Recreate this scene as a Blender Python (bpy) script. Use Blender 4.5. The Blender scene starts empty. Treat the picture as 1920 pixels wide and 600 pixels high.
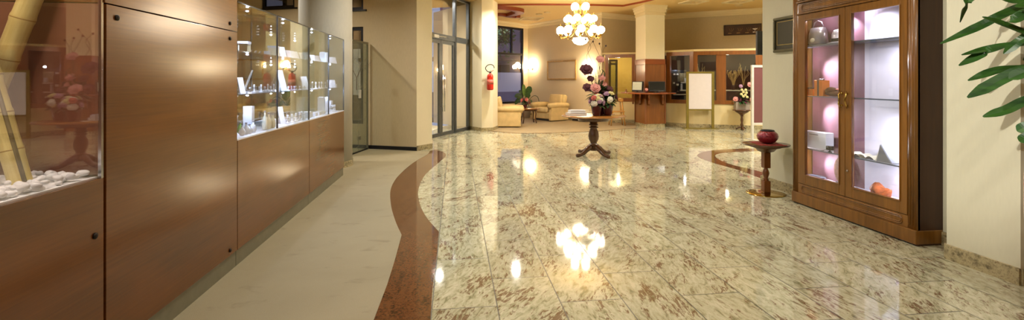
import bpy, bmesh, math, random
from mathutils import Vector, Matrix
random.seed(7)
PI = math.pi
# ------------------------------------------------------------------ camera, world, exposure
F, EYE = 890.0, 1.40                      # focal length in pixels of a 1920 wide frame, eye height
YAW = math.atan(107 / 890)                # the corridor runs along +Y; the camera looks a little right of it
CS, SN = math.cos(YAW), math.sin(YAW)
scene = bpy.context.scene
cam = bpy.data.cameras.new('camera'); cam_o = bpy.data.objects.new('camera', cam)
scene.collection.objects.link(cam_o); scene.camera = cam_o
cam.sensor_width = 36; cam.lens = 36 * F / 1920; cam.shift_y = -150 / 1920
cam.clip_start = .05; cam.clip_end = 200
cam_o.location = (0, 0, EYE); cam_o.rotation_euler = (PI / 2, 0, -YAW)
vs = scene.view_settings
vs.view_transform = 'Standard'; vs.look = 'None'; vs.gamma = 1; vs.use_curve_mapping = False
vs.exposure = 0.14
scene.cycles.max_bounces = 10; scene.cycles.diffuse_bounces = 4; scene.cycles.glossy_bounces = 5
scene.cycles.transparent_max_bounces = 24; scene.cycles.sample_clamp_indirect = 6
scene.cycles.caustics_reflective = False; scene.cycles.use_denoising = True
wd = bpy.data.worlds.new('dusk'); scene.world = wd; wd.use_nodes = True
wd.node_tree.nodes['Background'].inputs[0].default_value = (.30, .36, .55, 1)
wd.node_tree.nodes['Background'].inputs[1].default_value = 1.0

def W(px, d):                             # picture column + depth -> world x, y
    x = (px - 960) / F * d
    return CS * x + SN * d, -SN * x + CS * d
def FL(px, py, z=0.0):                    # a point seen at (px, py) standing at height z
    return W(px, (EYE - z) * F / (py - 150))
def Z(py, d): return EYE - (py - 150) * d / F
def ang(deg): return math.radians(deg)

C = scene.collection
def area_light(name, loc, size, energy, col, rot=(0, 0, 0), size_y=None, spread=PI, parent=None):
    l = bpy.data.lights.new(name, 'AREA'); l.size = size; l.energy = energy; l.color = col
    if size_y: l.shape = 'RECTANGLE'; l.size_y = size_y
    else: l.shape = 'DISK'
    l.spread = spread
    o = bpy.data.objects.new(name, l); C.objects.link(o); o.location = loc; o.rotation_euler = rot
    if parent: o.parent = parent
    return o
def point_light(name, loc, energy, col, r=.03, parent=None):
    l = bpy.data.lights.new(name, 'POINT'); l.energy = energy; l.color = col; l.shadow_soft_size = r
    o = bpy.data.objects.new(name, l); C.objects.link(o); o.location = loc
    if parent: o.parent = parent
    return o
def spot_light(name, loc, target, energy, col, cone=60, r=.04, blend=.6):
    l = bpy.data.lights.new(name, 'SPOT'); l.energy = energy; l.color = col; l.shadow_soft_size = r
    l.spot_size = ang(cone); l.spot_blend = blend
    o = bpy.data.objects.new(name, l); C.objects.link(o); o.location = loc
    o.rotation_euler = (Vector(target) - Vector(loc)).to_track_quat('-Z', 'Y').to_euler()
    return o
WARM = (1.0, .86, .62); SOFT = (1.0, .94, .84); COOL = (.62, .72, 1.0)
CEIL = 3.62
# ceiling lamps, two known from floor reflections, the rest added for light (the fittings themselves are built with the ceiling)
DOWN = [(-.6, 1.0), (1.8, 1.0), (3.2, .3), (-.5, 4.2), (2.4, 4.2), (-.4, 7.4), (2.2, 7.2), (6.6, 7.6), (8.8, 8.6), (-.40, 12.24), (7.3, 9.0), (1.6, 12.4), (-3.4, 5.0), (-3.6, 8.6), (8.4, 11.0)]
DOWN_W = [20, 20, 8, 26, 24, 36, 34, 60, 60, 52, 80, 85, 40, 55, 80]
for i, (x, y) in enumerate(DOWN):
    area_light('downlight_beam', (x, y, CEIL - .035), .16, DOWN_W[i], SOFT, spread=ang(150))

# ------------------------------------------------------------------ materials
def lin(c):
    return tuple(((v / 255) / 12.92 if v / 255 <= .04045 else ((v / 255 + .055) / 1.055) ** 2.4) for v in c) + (1,)
MATS = {}
class NT:
    def __init__(s, name):
        s.m = bpy.data.materials.new(name); s.m.use_nodes = True; s.t = s.m.node_tree; s.n = s.t.nodes
        s.b = s.n['Principled BSDF']; s.out = s.n['Material Output']
    def node(s, typ, **kw):
        n = s.n.new(typ)
        for k, v in kw.items(): setattr(n, k, v)
        return n
    def link(s, a, b): s.t.links.new(a, b)
    def math(s, op, a, b=None, c=None):
        n = s.n.new('ShaderNodeMath'); n.operation = op
        for i, v in enumerate((a, b, c)):
            if v is None: continue
            if isinstance(v, (int, float)): n.inputs[i].default_value = v
            else: s.link(v, n.inputs[i])
        return n.outputs[0]
    def obj(s): return s.node('ShaderNodeTexCoord').outputs['Object']
    def world(s): return s.node('ShaderNodeNewGeometry').outputs['Position']
    def mapping(s, vec, scale=(1, 1, 1), rot=(0, 0, 0), loc=(0, 0, 0)):
        n = s.n.new('ShaderNodeMapping'); s.link(vec, n.inputs[0])
        n.inputs['Scale'].default_value = scale; n.inputs['Rotation'].default_value = rot; n.inputs['Location'].default_value = loc
        return n.outputs[0]
    def noise(s, vec, scale=5, detail=3, rough=.5, dist=0):
        n = s.n.new('ShaderNodeTexNoise'); s.link(vec, n.inputs['Vector'])
        n.inputs['Scale'].default_value = scale; n.inputs['Detail'].default_value = detail
        n.inputs['Roughness'].default_value = rough; n.inputs['Distortion'].default_value = dist
        return n.outputs['Fac']
    def ramp(s, fac, stops, interp='LINEAR'):
        n = s.n.new('ShaderNodeValToRGB'); n.color_ramp.interpolation = interp
        while len(n.color_ramp.elements) < len(stops): n.color_ramp.elements.new(.5)
        for e, (p, c) in zip(n.color_ramp.elements, stops): e.position = p; e.color = c
        s.link(fac, n.inputs[0]); return n.outputs[0]
    def mix(s, fac, a, b, mode='MIX'):
        n = s.n.new('ShaderNodeMix'); n.data_type = 'RGBA'; n.blend_type = mode
        for i, v in ((0, fac), (6, a), (7, b)):
            if isinstance(v, (int, float)): n.inputs[i].default_value = v
            elif isinstance(v, tuple): n.inputs[i].default_value = v
            else: s.link(v, n.inputs[i])
        return n.outputs[2]
    def bump(s, h, strength=.2, dist=.01):
        n = s.n.new('ShaderNodeBump'); n.inputs['Strength'].default_value = strength; n.inputs['Distance'].default_value = dist
        s.link(h, n.inputs['Height']); s.link(n.outputs[0], s.b.inputs['Normal'])
    def color(s, v):
        if isinstance(v, tuple): s.b.inputs['Base Color'].default_value = v
        else: s.link(v, s.b.inputs['Base Color'])
    def fin(s, rough=.5, metal=0, coat=0, spec=.5):
        s.b.inputs['Roughness'].default_value = rough; s.b.inputs['Metallic'].default_value = metal
        s.b.inputs['Coat Weight'].default_value = coat; s.b.inputs['Coat Roughness'].default_value = .12
        s.b.inputs['Specular IOR Level'].default_value = spec
        MATS[s.m.name] = s.m; return s.m
def plain(name, c, rough=.5, metal=0, var=.08, scale=12, bump=0, coat=0, c2=None, spec=.5, emis=0, bscale=None, stretch=(1, 1, 1)):
    t = NT(name); col = lin(c)
    f = t.noise(t.mapping(t.obj(), stretch), scale, 3)
    d = lin(c2) if c2 else tuple(v * (1 - var) for v in col[:3]) + (1,)
    h = col if c2 else tuple(min(1, v * (1 + var)) for v in col[:3]) + (1,)
    t.color(t.ramp(f, [(.3, d), (.7, h)]))
    if bump: t.bump(t.noise(t.obj(), bscale or scale * 8, 2), bump, .004)
    if emis:
        t.b.inputs['Emission Color'].default_value = col; t.b.inputs['Emission Strength'].default_value = emis
    return t.fin(rough, metal, coat, spec)
def wood(name, dark, light, axis=2, rough=.3, coat=.3, scale=1.0, streak=18, world=False, metal=0):
    t = NT(name); s = [streak, streak, streak]; s[axis] = 1.2
    v = t.world() if world else t.obj()
    m = t.mapping(v, tuple(q * scale for q in s))
    f = t.noise(m, 1.6, 5, .6, .6)
    g = t.noise(t.mapping(v, tuple(q * scale * .12 for q in s)), 2.0, 2)
    c = t.ramp(f, [(.25, lin(dark)), (.75, lin(light))])
    c = t.mix(.35, c, t.ramp(g, [(.3, lin(dark)), (.7, lin(light))]))
    t.color(c); t.bump(f, .04, .002)
    return t.fin(rough, metal, coat)
def emit(name, c, strength):
    t = NT(name); t.color(lin(c)); t.b.inputs['Emission Color'].default_value = lin(c)
    f = t.noise(t.obj(), 6, 1)
    t.link(t.math('MULTIPLY_ADD', f, strength * .1, strength * .95), t.b.inputs['Emission Strength'])
    return t.fin(.3)
def glass(name, tint, refl=1.0, frost=0.0, rough=0.0):
    t = NT(name); t.n.remove(t.b)
    g = t.node('ShaderNodeNewGeometry'); dp = t.node('ShaderNodeVectorMath', operation='DOT_PRODUCT')
    t.link(g.outputs['Normal'], dp.inputs[0]); t.link(g.outputs['Incoming'], dp.inputs[1])
    a = t.math('SUBTRACT', 1, t.math('ABSOLUTE', dp.outputs['Value']))
    fr = t.math('MULTIPLY_ADD', t.math('POWER', a, 5), .96 * refl, .04 * refl)
    tr = t.node('ShaderNodeBsdfTransparent'); tr.inputs[0].default_value = tuple(tint) + (1,)
    gl = t.node('ShaderNodeBsdfGlossy'); gl.inputs['Roughness'].default_value = rough; gl.inputs[0].default_value = (1, 1, 1, 1)
    base = tr.outputs[0]
    if frost:
        di = t.node('ShaderNodeBsdfTranslucent'); di.inputs[0].default_value = (.85, .86, .88, 1)
        d2 = t.node('ShaderNodeBsdfDiffuse'); d2.inputs[0].default_value = (.85, .86, .88, 1)
        mm = t.node('ShaderNodeMixShader'); mm.inputs[0].default_value = .5
        t.link(di.outputs[0], mm.inputs[1]); t.link(d2.outputs[0], mm.inputs[2])
        m2 = t.node('ShaderNodeMixShader'); m2.inputs[0].default_value = frost
        t.link(tr.outputs[0], m2.inputs[1]); t.link(mm.outputs[0], m2.inputs[2]); base = m2.outputs[0]
    mx = t.node('ShaderNodeMixShader'); t.link(fr, mx.inputs[0]); t.link(base, mx.inputs[1]); t.link(gl.outputs[0], mx.inputs[2])
    t.link(mx.outputs[0], t.out.inputs['Surface']); MATS[name] = t.m; return t.m

def marble_floor():
    t = NT('marble_tiles'); p = t.world(); sp = t.node('ShaderNodeSeparateXYZ'); t.link(p, sp.inputs[0])
    X, Y = sp.outputs[0], sp.outputs[1]
    u = t.math('DIVIDE', t.math('ADD', X, 40.14), .40); row = t.math('FLOOR', u); fu = t.math('FRACT', u)
    off = t.math('MULTIPLY', t.math('MODULO', row, 2), .5)
    v = t.math('ADD', t.math('DIVIDE', t.math('ADD', Y, 40 - 2.93), .80), off); col = t.math('FLOOR', v); fv = t.math('FRACT', v)
    du = t.math('MULTIPLY', t.math('MINIMUM', fu, t.math('SUBTRACT', 1, fu)), .40)
    dv = t.math('MULTIPLY', t.math('MINIMUM', fv, t.math('SUBTRACT', 1, fv)), .80)
    joint = t.math('LESS_THAN', t.math('MINIMUM', du, dv), .0036)
    cx = t.node('ShaderNodeCombineXYZ'); t.link(row, cx.inputs[0]); t.link(col, cx.inputs[1])
    wn = t.node('ShaderNodeTexWhiteNoise'); wn.noise_dimensions = '2D'; t.link(cx.outputs[0], wn.inputs['Vector'])
    sc = t.node('ShaderNodeSeparateColor'); t.link(wn.outputs['Color'], sc.inputs[0])
    vr = t.node('ShaderNodeVectorRotate', rotation_type='Z_AXIS')
    t.link(p, vr.inputs['Vector']); t.link(t.math('MULTIPLY_ADD', sc.outputs[0], .9, -.15), vr.inputs['Angle'])
    sh = t.node('ShaderNodeVectorMath', operation='MULTIPLY_ADD'); t.link(wn.outputs['Color'], sh.inputs[0])
    sh.inputs[1].default_value = (9, 9, 9); t.link(vr.outputs[0], sh.inputs[2]); q = sh.outputs[0]
    big = t.noise(t.mapping(q, (5.6, 2.4, 1)), 1.0, 3, .55, .8)
    fine = t.noise(t.mapping(q, (54, 13, 1)), 1.0, 4, .68, .8)
    mid = t.noise(t.mapping(q, (26, 9, 1)), 1.0, 5, .62, 1.0)
    base = t.ramp(mid, [(.30, lin((128, 128, 94))), (.46, lin((184, 181, 150))), (.66, lin((208, 205, 178)))])
    v1 = t.math('ADD', t.math('MULTIPLY', big, .62), t.math('MULTIPLY', fine, .72))
    m1 = t.ramp(v1, [(.725, (0, 0, 0, 1)), (.78, (1, 1, 1, 1))])
    c = t.mix(t.math('MULTIPLY', m1, .8), base, lin((104, 66, 40)))
    grey = t.ramp(t.math('ADD', t.math('MULTIPLY', mid, .6), t.math('MULTIPLY', fine, .5)), [(.36, (1, 1, 1, 1)), (.46, (0, 0, 0, 1))])
    c = t.mix(t.math('MULTIPLY', grey, .16), c, lin((96, 92, 70)))
    dots = t.noise(t.mapping(q, (90, 45, 1)), 1.0, 2, .6)
    c = t.mix(t.math('MULTIPLY', t.ramp(dots, [(.6, (0, 0, 0, 1)), (.7, (1, 1, 1, 1))]), .30), c, lin((120, 92, 60)))
    tone = t.math('MULTIPLY_ADD', sc.outputs[1], .16, .90)
    hs = t.node('ShaderNodeHueSaturation'); t.link(c, hs.inputs['Color']); t.link(tone, hs.inputs['Value'])
    c = t.mix(t.math('MULTIPLY', joint, .85), hs.outputs[0], lin((44, 38, 28)))
    t.color(c)
    r = t.math('MULTIPLY_ADD', joint, .4, .055); m = t.fin(.06, 0, 0, .6); t.link(r, t.b.inputs['Roughness'])
    return m
def granite(name, cols, scale=60, rough=.12):
    t = NT(name); p = t.world()
    a = t.noise(p, scale, 4, .7); b = t.noise(t.mapping(p, (1, .35, 1)), scale * .25, 3, .6, 1)
    f = t.math('ADD', t.math('MULTIPLY', a, .6), t.math('MULTIPLY', b, .4))
    t.color(t.ramp(f, [(.36 + .28 * i / (len(cols) - 1), lin(c)) for i, c in enumerate(cols)]))
    return t.fin(rough, 0, 0, .6)
def carpet(name, a, b, scale=1.3):
    t = NT(name); p = t.world()
    f = t.noise(p, scale, 5, .62, .4); g = t.noise(p, 260, 2, .7)
    st = t.ramp(t.noise(t.mapping(p, (2.2, 4.5, 1)), 1.6, 4, .6, .5), [(.60, (0, 0, 0, 1)), (.72, (1, 1, 1, 1))])
    c = t.mix(t.math('MULTIPLY_ADD', g, .8, -.12), lin(a), lin(b))
    c = t.mix(t.math('MULTIPLY', t.ramp(f, [(.35, (0, 0, 0, 1)), (.75, (1, 1, 1, 1))]), .25), c, lin(b))
    c = t.mix(t.math('MULTIPLY', st, .35), c, tuple(v * .62 for v in lin(a)[:3]) + (1,))
    t.color(c); t.bump(g, .5, .003); return t.fin(.95, 0, 0, .1)
def veneer():                             # polished cabinet panels with fine level brushed grain
    t = NT('polished_veneer'); p = t.world()
    f = t.noise(t.mapping(p, (1.6, 1.6, 70)), 1.2, 4, .6, .3); g = t.noise(t.mapping(p, (.9, .9, 3.0)), 1.1, 3, .5, .6)
    c = t.ramp(f, [(.25, lin((80, 42, 12))), (.75, lin((112, 64, 18)))])
    c = t.mix(.45, c, t.ramp(g, [(.3, lin((52, 28, 8))), (.72, lin((118, 70, 24)))]))
    dk = t.ramp(f, [(.70, (0, 0, 0, 1)), (.76, (1, 1, 1, 1))]); c = t.mix(t.math('MULTIPLY', dk, .35), c, lin((62, 30, 12)))
    t.color(c); t.bump(f, .03, .001); m = t.fin(.45, 0, 1, .3); t.b.inputs['Coat Roughness'].default_value = .17; t.b.inputs['Coat IOR'].default_value = 1.65; t.b.inputs['Coat Tint'].default_value = (1, .80, .48, 1); return m

marble_floor(); veneer()
granite('brown_granite', [(42, 30, 20), (94, 60, 36), (120, 78, 46), (66, 54, 40)], 55, .07)
granite('stone_skirting', [(92, 84, 62), (150, 138, 104), (186, 172, 132), (120, 104, 78)], 30, .25)
carpet('corridor_carpet', (144, 134, 108), (190, 180, 150)); carpet('lounge_carpet', (142, 124, 94), (172, 154, 120), 2)
def wallpaper(name, c, var=.05):
    t = NT(name); p = t.world(); col = lin(c)
    f = t.noise(t.mapping(p, (60, 60, 12)), 1, 3, .6); g = t.noise(p, .9, 3, .6)
    lo = tuple(v * (1 - var) for v in col[:3]) + (1,)
    t.color(t.mix(.4, t.ramp(f, [(.3, lo), (.7, col)]), t.ramp(g, [(.35, lo), (.65, col)]))); t.bump(f, .12, .002); return t.fin(.75, 0, 0, .2)
wallpaper('cream_plaster', (216, 213, 188)); wallpaper('beige_plaster', (206, 188, 152), .12); wallpaper('lounge_plaster', (226, 208, 174))
wallpaper('booth_plaster', (226, 208, 158)); wallpaper('white_plaster', (236, 226, 196)); wallpaper('hall_plaster', (204, 176, 128), .04)
wallpaper('ceiling_paint', (226, 194, 132), .03); wallpaper('moulding_paint', (232, 214, 172), .02); wallpaper('column_paper', (198, 194, 180), .12)
wood('cherry', (100, 52, 18), (148, 82, 32), 2, .28, .4); wood('cherry_level', (112, 54, 20), (160, 84, 34), 0, .28, .4)
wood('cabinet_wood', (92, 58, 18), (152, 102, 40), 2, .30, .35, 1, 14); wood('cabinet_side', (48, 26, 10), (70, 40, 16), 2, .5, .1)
wood('booth_wood', (106, 60, 18), (150, 90, 32), 2, .35, .2); wood('trim_wood', (120, 48, 16), (150, 68, 28), 0, .4, .1)
wood('table_wood', (122, 74, 28), (178, 118, 54), 0, .25, .5); wood('dark_table_wood', (58, 34, 14), (104, 64, 28), 2, .3, .4)
wood('red_panel', (100, 58, 42), (134, 88, 66), 0, .35, .3, 1, 5); wood('blond_wood', (176, 120, 44), (206, 150, 66), 2, .4, .1)
wood('side_table_wood', (100, 52, 18), (142, 84, 34), 2, .3, .4)
plain('aluminium', (92, 96, 100), .35, .7); plain('kick_metal', (128, 124, 104), .45, .3); plain('chrome', (200, 200, 204), .12, 1, .02)
plain('brass', (190, 148, 70), .22, 1, .05); plain('polished_brass', (200, 170, 96), .10, 1, .03); plain('olive_metal', (132, 116, 46), .4, .4)
plain('black_metal', (26, 26, 28), .4, .2); plain('dark_screw', (40, 30, 24), .4, .6); plain('white_metal', (210, 208, 200), .35, .1)
plain('white_panel', (222, 214, 212), .5, 0, .02); plain('plum_panel', (112, 66, 66), .5, 0, .03)
plain('extinguisher_red', (200, 38, 20), .25, 0, .06, coat=.6); plain('black_rubber', (28, 26, 28), .5)
plain('sofa_fabric', (212, 186, 132), .9, 0, .08, 8, .3, bscale=220, spec=.15); plain('white_paper', (236, 230, 214), .6, 0, .03)
plain('white_acrylic', (226, 228, 240), .35, 0, .03); plain('grey_card', (140, 142, 156), .5, 0, .05); plain('cream_card', (232, 226, 206), .5, 0, .03)
plain('wine_ceramic', (72, 14, 26), .25, 0, .2, coat=.4); plain('bud_brown', (60, 34, 28), .6)
plain('rose_pink', (214, 150, 140), .7, 0, .15, 30); plain('rose_dark', (88, 40, 48), .7, 0, .2, 30); plain('mauve_petal', (176, 138, 160), .7, 0, .1, 20)
plain('yellow_petal', (222, 212, 150), .7, 0, .1, 20); plain('white_petal', (232, 226, 206), .7, 0, .05, 20); plain('coral_petal', (196, 100, 84), .7, 0, .15, 20)
plain('leaf_green', (52, 86, 36), .45, 0, .25, 14, c2=(34, 60, 26)); plain('palm_green', (56, 100, 34), .38, 0, .2, 9, c2=(30, 66, 24), stretch=(1, 1, 4))
plain('fresh_green', (120, 156, 60), .5, 0, .2, 14, c2=(70, 112, 40)); plain('twig_brown', (110, 84, 56), .7, 0, .2, 20); plain('straw', (226, 202, 146), .7, 0, .15, 20)
plain('bamboo_skin', (222, 206, 134), .4, 0, .15, 6, c2=(206, 184, 108), stretch=(14, 14, 1)); plain('bamboo_ring', (168, 136, 66), .5); plain('bamboo_slit', (92, 76, 40), .6)
plain('pebble_white', (236, 236, 234), .55, 0, .06, 20, .15, bscale=60); plain('screen_black', (14, 14, 18), .12, 0, .1); plain('screen_pale', (196, 200, 180), .3, 0, .04)
plain('device_black', (30, 30, 34), .3); plain('grey_planter', (150, 138, 122), .6, 0, .05); plain('planter_red', (150, 20, 26), .2, 0, .1, coat=.5)
plain('orange_card', (228, 130, 44), .5, 0, .06); plain('ribbon_dark', (74, 56, 62), .4); plain('fur_brown', (92, 54, 34), .9, 0, .3, 40, .8, bscale=90)
plain('scarf_orange', (214, 104, 44), .6, 0, .3, 12, c2=(120, 58, 30)); plain('silver_bag', (176, 170, 176), .3, .6, .08); plain('lavender_cloth', (206, 202, 222), .8, 0, .03, 3)
plain('plum_cloth', (96, 52, 60), .7, 0, .25, 3, c2=(134, 92, 112)); plain('shelf_steel', (128, 140, 168), .25, .6); plain('frame_olive', (96, 92, 66), .3, .5, .1)
plain('board_dark', (66, 62, 44), .6, 0, .03); plain('gold_line', (196, 170, 90), .35, .6); plain('gold_frame', (196, 154, 84), .3, .5, .2, 20); plain('canvas_beige', (206, 188, 158), .8, 0, .02)
plain('sign_brown', (82, 54, 40), .5, 0, .25, 4, c2=(58, 38, 30)); plain('frame_dark', (48, 30, 22), .4); plain('sign_gold', (176, 140, 84), .5); plain('sign_white', (240, 236, 226), .5)
plain('window_black', (30, 28, 32), .4, .2); plain('tarmac', (70, 72, 84), .9); plain('outdoor_wall', (140, 132, 152), .9, 0, .1, 2); plain('outdoor_red', (120, 84, 92), .9)
plain('foliage', (86, 120, 54), .8, 0, .4, 3, c2=(50, 84, 36)); plain('bark', (80, 64, 48), .9); plain('marker_white', (230, 228, 222), .5); plain('interior_dark', (74, 46, 26), .6, 0, .1, 3)
plain('interior_yellow', (206, 178, 96), .8, 0, .05, 2); plain('interior_door', (120, 112, 76), .6); plain('detector_white', (214, 190, 140), .5)
def sparkle():
    t = NT('sparkle_red'); v = t.node('ShaderNodeTexVoronoi'); t.link(t.obj(), v.inputs['Vector']); v.inputs['Scale'].default_value = 90
    t.color(t.ramp(t.math('FRACT', t.math('MULTIPLY', v.outputs['Distance'], 3.7)), [(.2, lin((50, 4, 14))), (.6, lin((116, 12, 30))), (.95, lin((230, 80, 96)))])); t.bump(v.outputs['Distance'], .8, .004)
    return t.fin(.18, .35, .5)
sparkle()
def runner_cloth():
    t = NT('runner_cloth'); f = t.noise(t.obj(), 60, 3); t.color(t.ramp(f, [(.35, lin((112, 26, 22))), (.65, lin((170, 60, 48)))])); t.bump(f, .6, .004); return t.fin(.8)
runner_cloth()
emit('globe_glow', (255, 238, 208), 20.0); emit('bowl_glow', (255, 236, 204), 14.0); emit('sconce_glow', (255, 234, 196), 46.0)
emit('led_glow', (205, 216, 255), 20.0); emit('cabinet_led', (240, 236, 255), 260.0); emit('downlight_glow', (255, 236, 206), 22.0)
glass('clear_glass', (.95, .96, .95), 1.4); glass('case_glass', (.93, .95, .94)); glass('door_glass', (.93, .94, .94), 1.4)
glass('green_glass', (.74, .80, .72), 1.3); glass('night_glass', (.80, .82, .90), 2.2); glass('frosted_film', (.8, .82, .9), 1.5, .55)
glass('booth_glass', (.9, .9, .86), 1.2); glass('niche_glass', (.92, .90, .92), 1.9); glass('smoky_glass', (.35, .33, .32), 1.5)
def mirror():
    t = NT('tinted_mirror'); t.color((.50, .43, .34, 1)); f = t.noise(t.obj(), 3, 1); t.link(t.math('MULTIPLY', f, .03), t.b.inputs['Roughness']); m = t.fin(.015, 1); t.link(t.math('MULTIPLY', f, .03), t.b.inputs['Roughness']); return m
mirror()
def etched():
    t = NT('etched_glass'); t.n.remove(t.b); v = t.node('ShaderNodeTexVoronoi', feature='DISTANCE_TO_EDGE'); t.link(t.mapping(t.obj(), (1, 1, .8)), v.inputs['Vector']); v.inputs['Scale'].default_value = 3.4
    k = t.ramp(v.outputs['Distance'], [(.0, (1, 1, 1, 1)), (.02, (0, 0, 0, 1))])
    tr = t.node('ShaderNodeBsdfTransparent'); tr.inputs[0].default_value = (.74, .77, .70, 1)
    di = t.node('ShaderNodeBsdfDiffuse'); di.inputs[0].default_value = (.55, .58, .5, 1)
    gl = t.node('ShaderNodeBsdfGlossy'); gl.inputs['Roughness'].default_value = .02
    a = t.node('ShaderNodeMixShader'); t.link(t.math('MULTIPLY_ADD', k, .25, .10), a.inputs[0]); t.link(tr.outputs[0], a.inputs[1]); t.link(di.outputs[0], a.inputs[2])
    b = t.node('ShaderNodeMixShader'); b.inputs[0].default_value = .08; t.link(a.outputs[0], b.inputs[1]); t.link(gl.outputs[0], b.inputs[2]); t.link(b.outputs[0], t.out.inputs['Surface']); MATS['etched_glass'] = t.m
etched()

# ------------------------------------------------------------------ mesh helpers
class MB:
    def __init__(s): s.b = bmesh.new()
    def _x(s, vs_, M):
        if M is not None: bmesh.ops.transform(s.b, matrix=M, verts=vs_)
    def box(s, lo, hi, M=None, bevel=0):
        c = [(lo[i] + hi[i]) / 2 for i in range(3)]; d = [abs(hi[i] - lo[i]) for i in range(3)]
        r = bmesh.ops.create_cube(s.b, size=1, matrix=Matrix.Translation(c) @ Matrix.Diagonal((*d, 1)))
        v = r['verts']
        if bevel:
            ed = list({e for q in v for e in q.link_edges})
            rr = bmesh.ops.bevel(s.b, geom=ed, offset=bevel, segments=2, affect='EDGES', profile=.5)
            v = list({q for f in rr['faces'] for q in f.verts} | {q for q in v if q.is_valid})
        s._x(v, M); return s
    def prism(s, poly, z0, z1):
        a = sum(poly[i][0] * poly[(i + 1) % len(poly)][1] - poly[(i + 1) % len(poly)][0] * poly[i][1] for i in range(len(poly)))
        if a < 0: poly = poly[::-1]
        lo = [s.b.verts.new((x, y, z0)) for x, y in poly]; hi = [s.b.verts.new((x, y, z1)) for x, y in poly]
        s.b.faces.new(lo[::-1]); s.b.faces.new(hi); n = len(poly)
        for i in range(n): s.b.faces.new((lo[i], lo[(i + 1) % n], hi[(i + 1) % n], hi[i]))
        return s
    def wall(s, p, q, z0, z1, th=.12):        # a slab from p to q, thickened to the left of p->q
        d = Vector((q[0] - p[0], q[1] - p[1])); n = Vector((-d.y, d.x)).normalized() * th
        return s.prism([p, q, (q[0] + n.x, q[1] + n.y), (p[0] + n.x, p[1] + n.y)], z0, z1)
    def tube(s, pts, r, seg=10, cap=True):
        pts = [Vector(p) for p in pts]; n = len(pts)
        if isinstance(r, (int, float)): r = [r] * n
        rings = []; up = None
        for i, p in enumerate(pts):
            t = (pts[min(i + 1, n - 1)] - pts[max(i - 1, 0)])
            t = t.normalized() if t.length > 1e-9 else Vector((0, 0, 1))
            if up is None: up = Vector((0, 0, 1)) if abs(t.z) < .9 else Vector((1, 0, 0))
            a = t.cross(up); a = a.normalized() if a.length > 1e-6 else t.orthogonal().normalized()
            b2 = a.cross(t).normalized(); up = b2
            rings.append([s.b.verts.new(p + (a * math.cos(2 * PI * k / seg) + b2 * math.sin(2 * PI * k / seg)) * r[i]) for k in range(seg)])
        for i in range(n - 1):
            for k in range(seg): s.b.faces.new((rings[i][k], rings[i][(k + 1) % seg], rings[i + 1][(k + 1) % seg], rings[i + 1][k]))
        if cap: s.b.faces.new(rings[0][::-1]); s.b.faces.new(rings[-1])
        return s
    def lathe(s, prof, c=(0, 0, 0), seg=28, sx=1, sy=1):
        rings = []
        for r, z in prof:
            if r < 1e-5: rings.append([s.b.verts.new((c[0], c[1], c[2] + z))])
            else: rings.append([s.b.verts.new((c[0] + r * sx * math.cos(2 * PI * k / seg), c[1] + r * sy * math.sin(2 * PI * k / seg), c[2] + z)) for k in range(seg)])
        for a, b in zip(rings, rings[1:]):
            for k in range(seg):
                if len(a) == 1 and len(b) == 1: continue
                k2 = (k + 1) % seg
                if len(a) == 1: s.b.faces.new((a[0], b[k2], b[k]))
                elif len(b) == 1: s.b.faces.new((a[k], a[k2], b[0]))
                else: s.b.faces.new((a[k], a[k2], b[k2], b[k]))
        if len(rings[0]) > 1: s.b.faces.new(rings[0][::-1])
        if len(rings[-1]) > 1: s.b.faces.new(rings[-1])
        return s
    def ball(s, c, r, seg=14, M=None):
        if isinstance(r, (int, float)): r = (r, r, r)
        q = bmesh.ops.create_uvsphere(s.b, u_segments=seg, v_segments=max(6, seg * 2 // 3), radius=1, matrix=(M or Matrix()) @ Matrix.Translation(c) @ Matrix.Diagonal((*r, 1)))
        return s
    def leaf(s, pts, w, up=(0, 0, 1), fold=.15, th=.0015):  # a folded blade along pts, half width w(t)
        pts = [Vector(p) for p in pts]; n = len(pts); rows = []
        for i, p in enumerate(pts):
            t = (pts[min(i + 1, n - 1)] - pts[max(i - 1, 0)]).normalized(); a = t.cross(Vector(up))
            a = a.normalized() if a.length > 1e-5 else t.orthogonal().normalized(); nn = a.cross(t).normalized()
            h = max(.0006, w(i / (n - 1)))
            rows.append([[s.b.verts.new(p - a * h + nn * (h * fold) + nn * z), s.b.verts.new(p + nn * z), s.b.verts.new(p + a * h + nn * (h * fold) + nn * z)] for z in (0, -th)])
        for i in range(n - 1):
            for L, fl in ((0, False), (1, True)):
                for k in (0, 1):
                    q = (rows[i][L][k], rows[i][L][k + 1], rows[i + 1][L][k + 1], rows[i + 1][L][k])
                    s.b.faces.new(q[::-1] if fl else q)
            for k, in ((0,), (2,)):
                q = (rows[i][0][k], rows[i + 1][0][k], rows[i + 1][1][k], rows[i][1][k]); s.b.faces.new(q if k == 0 else q[::-1])
        for i in (0, n - 1):
            q = (*rows[i][0], *rows[i][1][::-1]); s.b.faces.new(q if i == 0 else q[::-1])
        return s
    def build(s, name, m, parent=None, smooth=False, bevel=0, loc=None, rot=None, sub=0):
        bmesh.ops.recalc_face_normals(s.b, faces=s.b.faces[:])
        me = bpy.data.meshes.new(name); s.b.to_mesh(me); s.b.free()
        if smooth:
            for f in me.polygons: f.use_smooth = True
        me.materials.append(MATS[m] if isinstance(m, str) else m)
        o = bpy.data.objects.new(name, me); C.objects.link(o)
        if parent: o.parent = parent
        if loc: o.location = loc
        if rot: o.rotation_euler = rot
        if bevel:
            b = o.modifiers.new('bevel', 'BEVEL'); b.width = bevel; b.segments = 2; b.limit_method = 'ANGLE'
        if sub: q = o.modifiers.new('sub', 'SUBSURF'); q.levels = q.render_levels = sub
        return o
def tag(o, label, cat, group=None):
    o['label'] = label; o['category'] = cat
    if group: o['group'] = group
    return o
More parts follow.
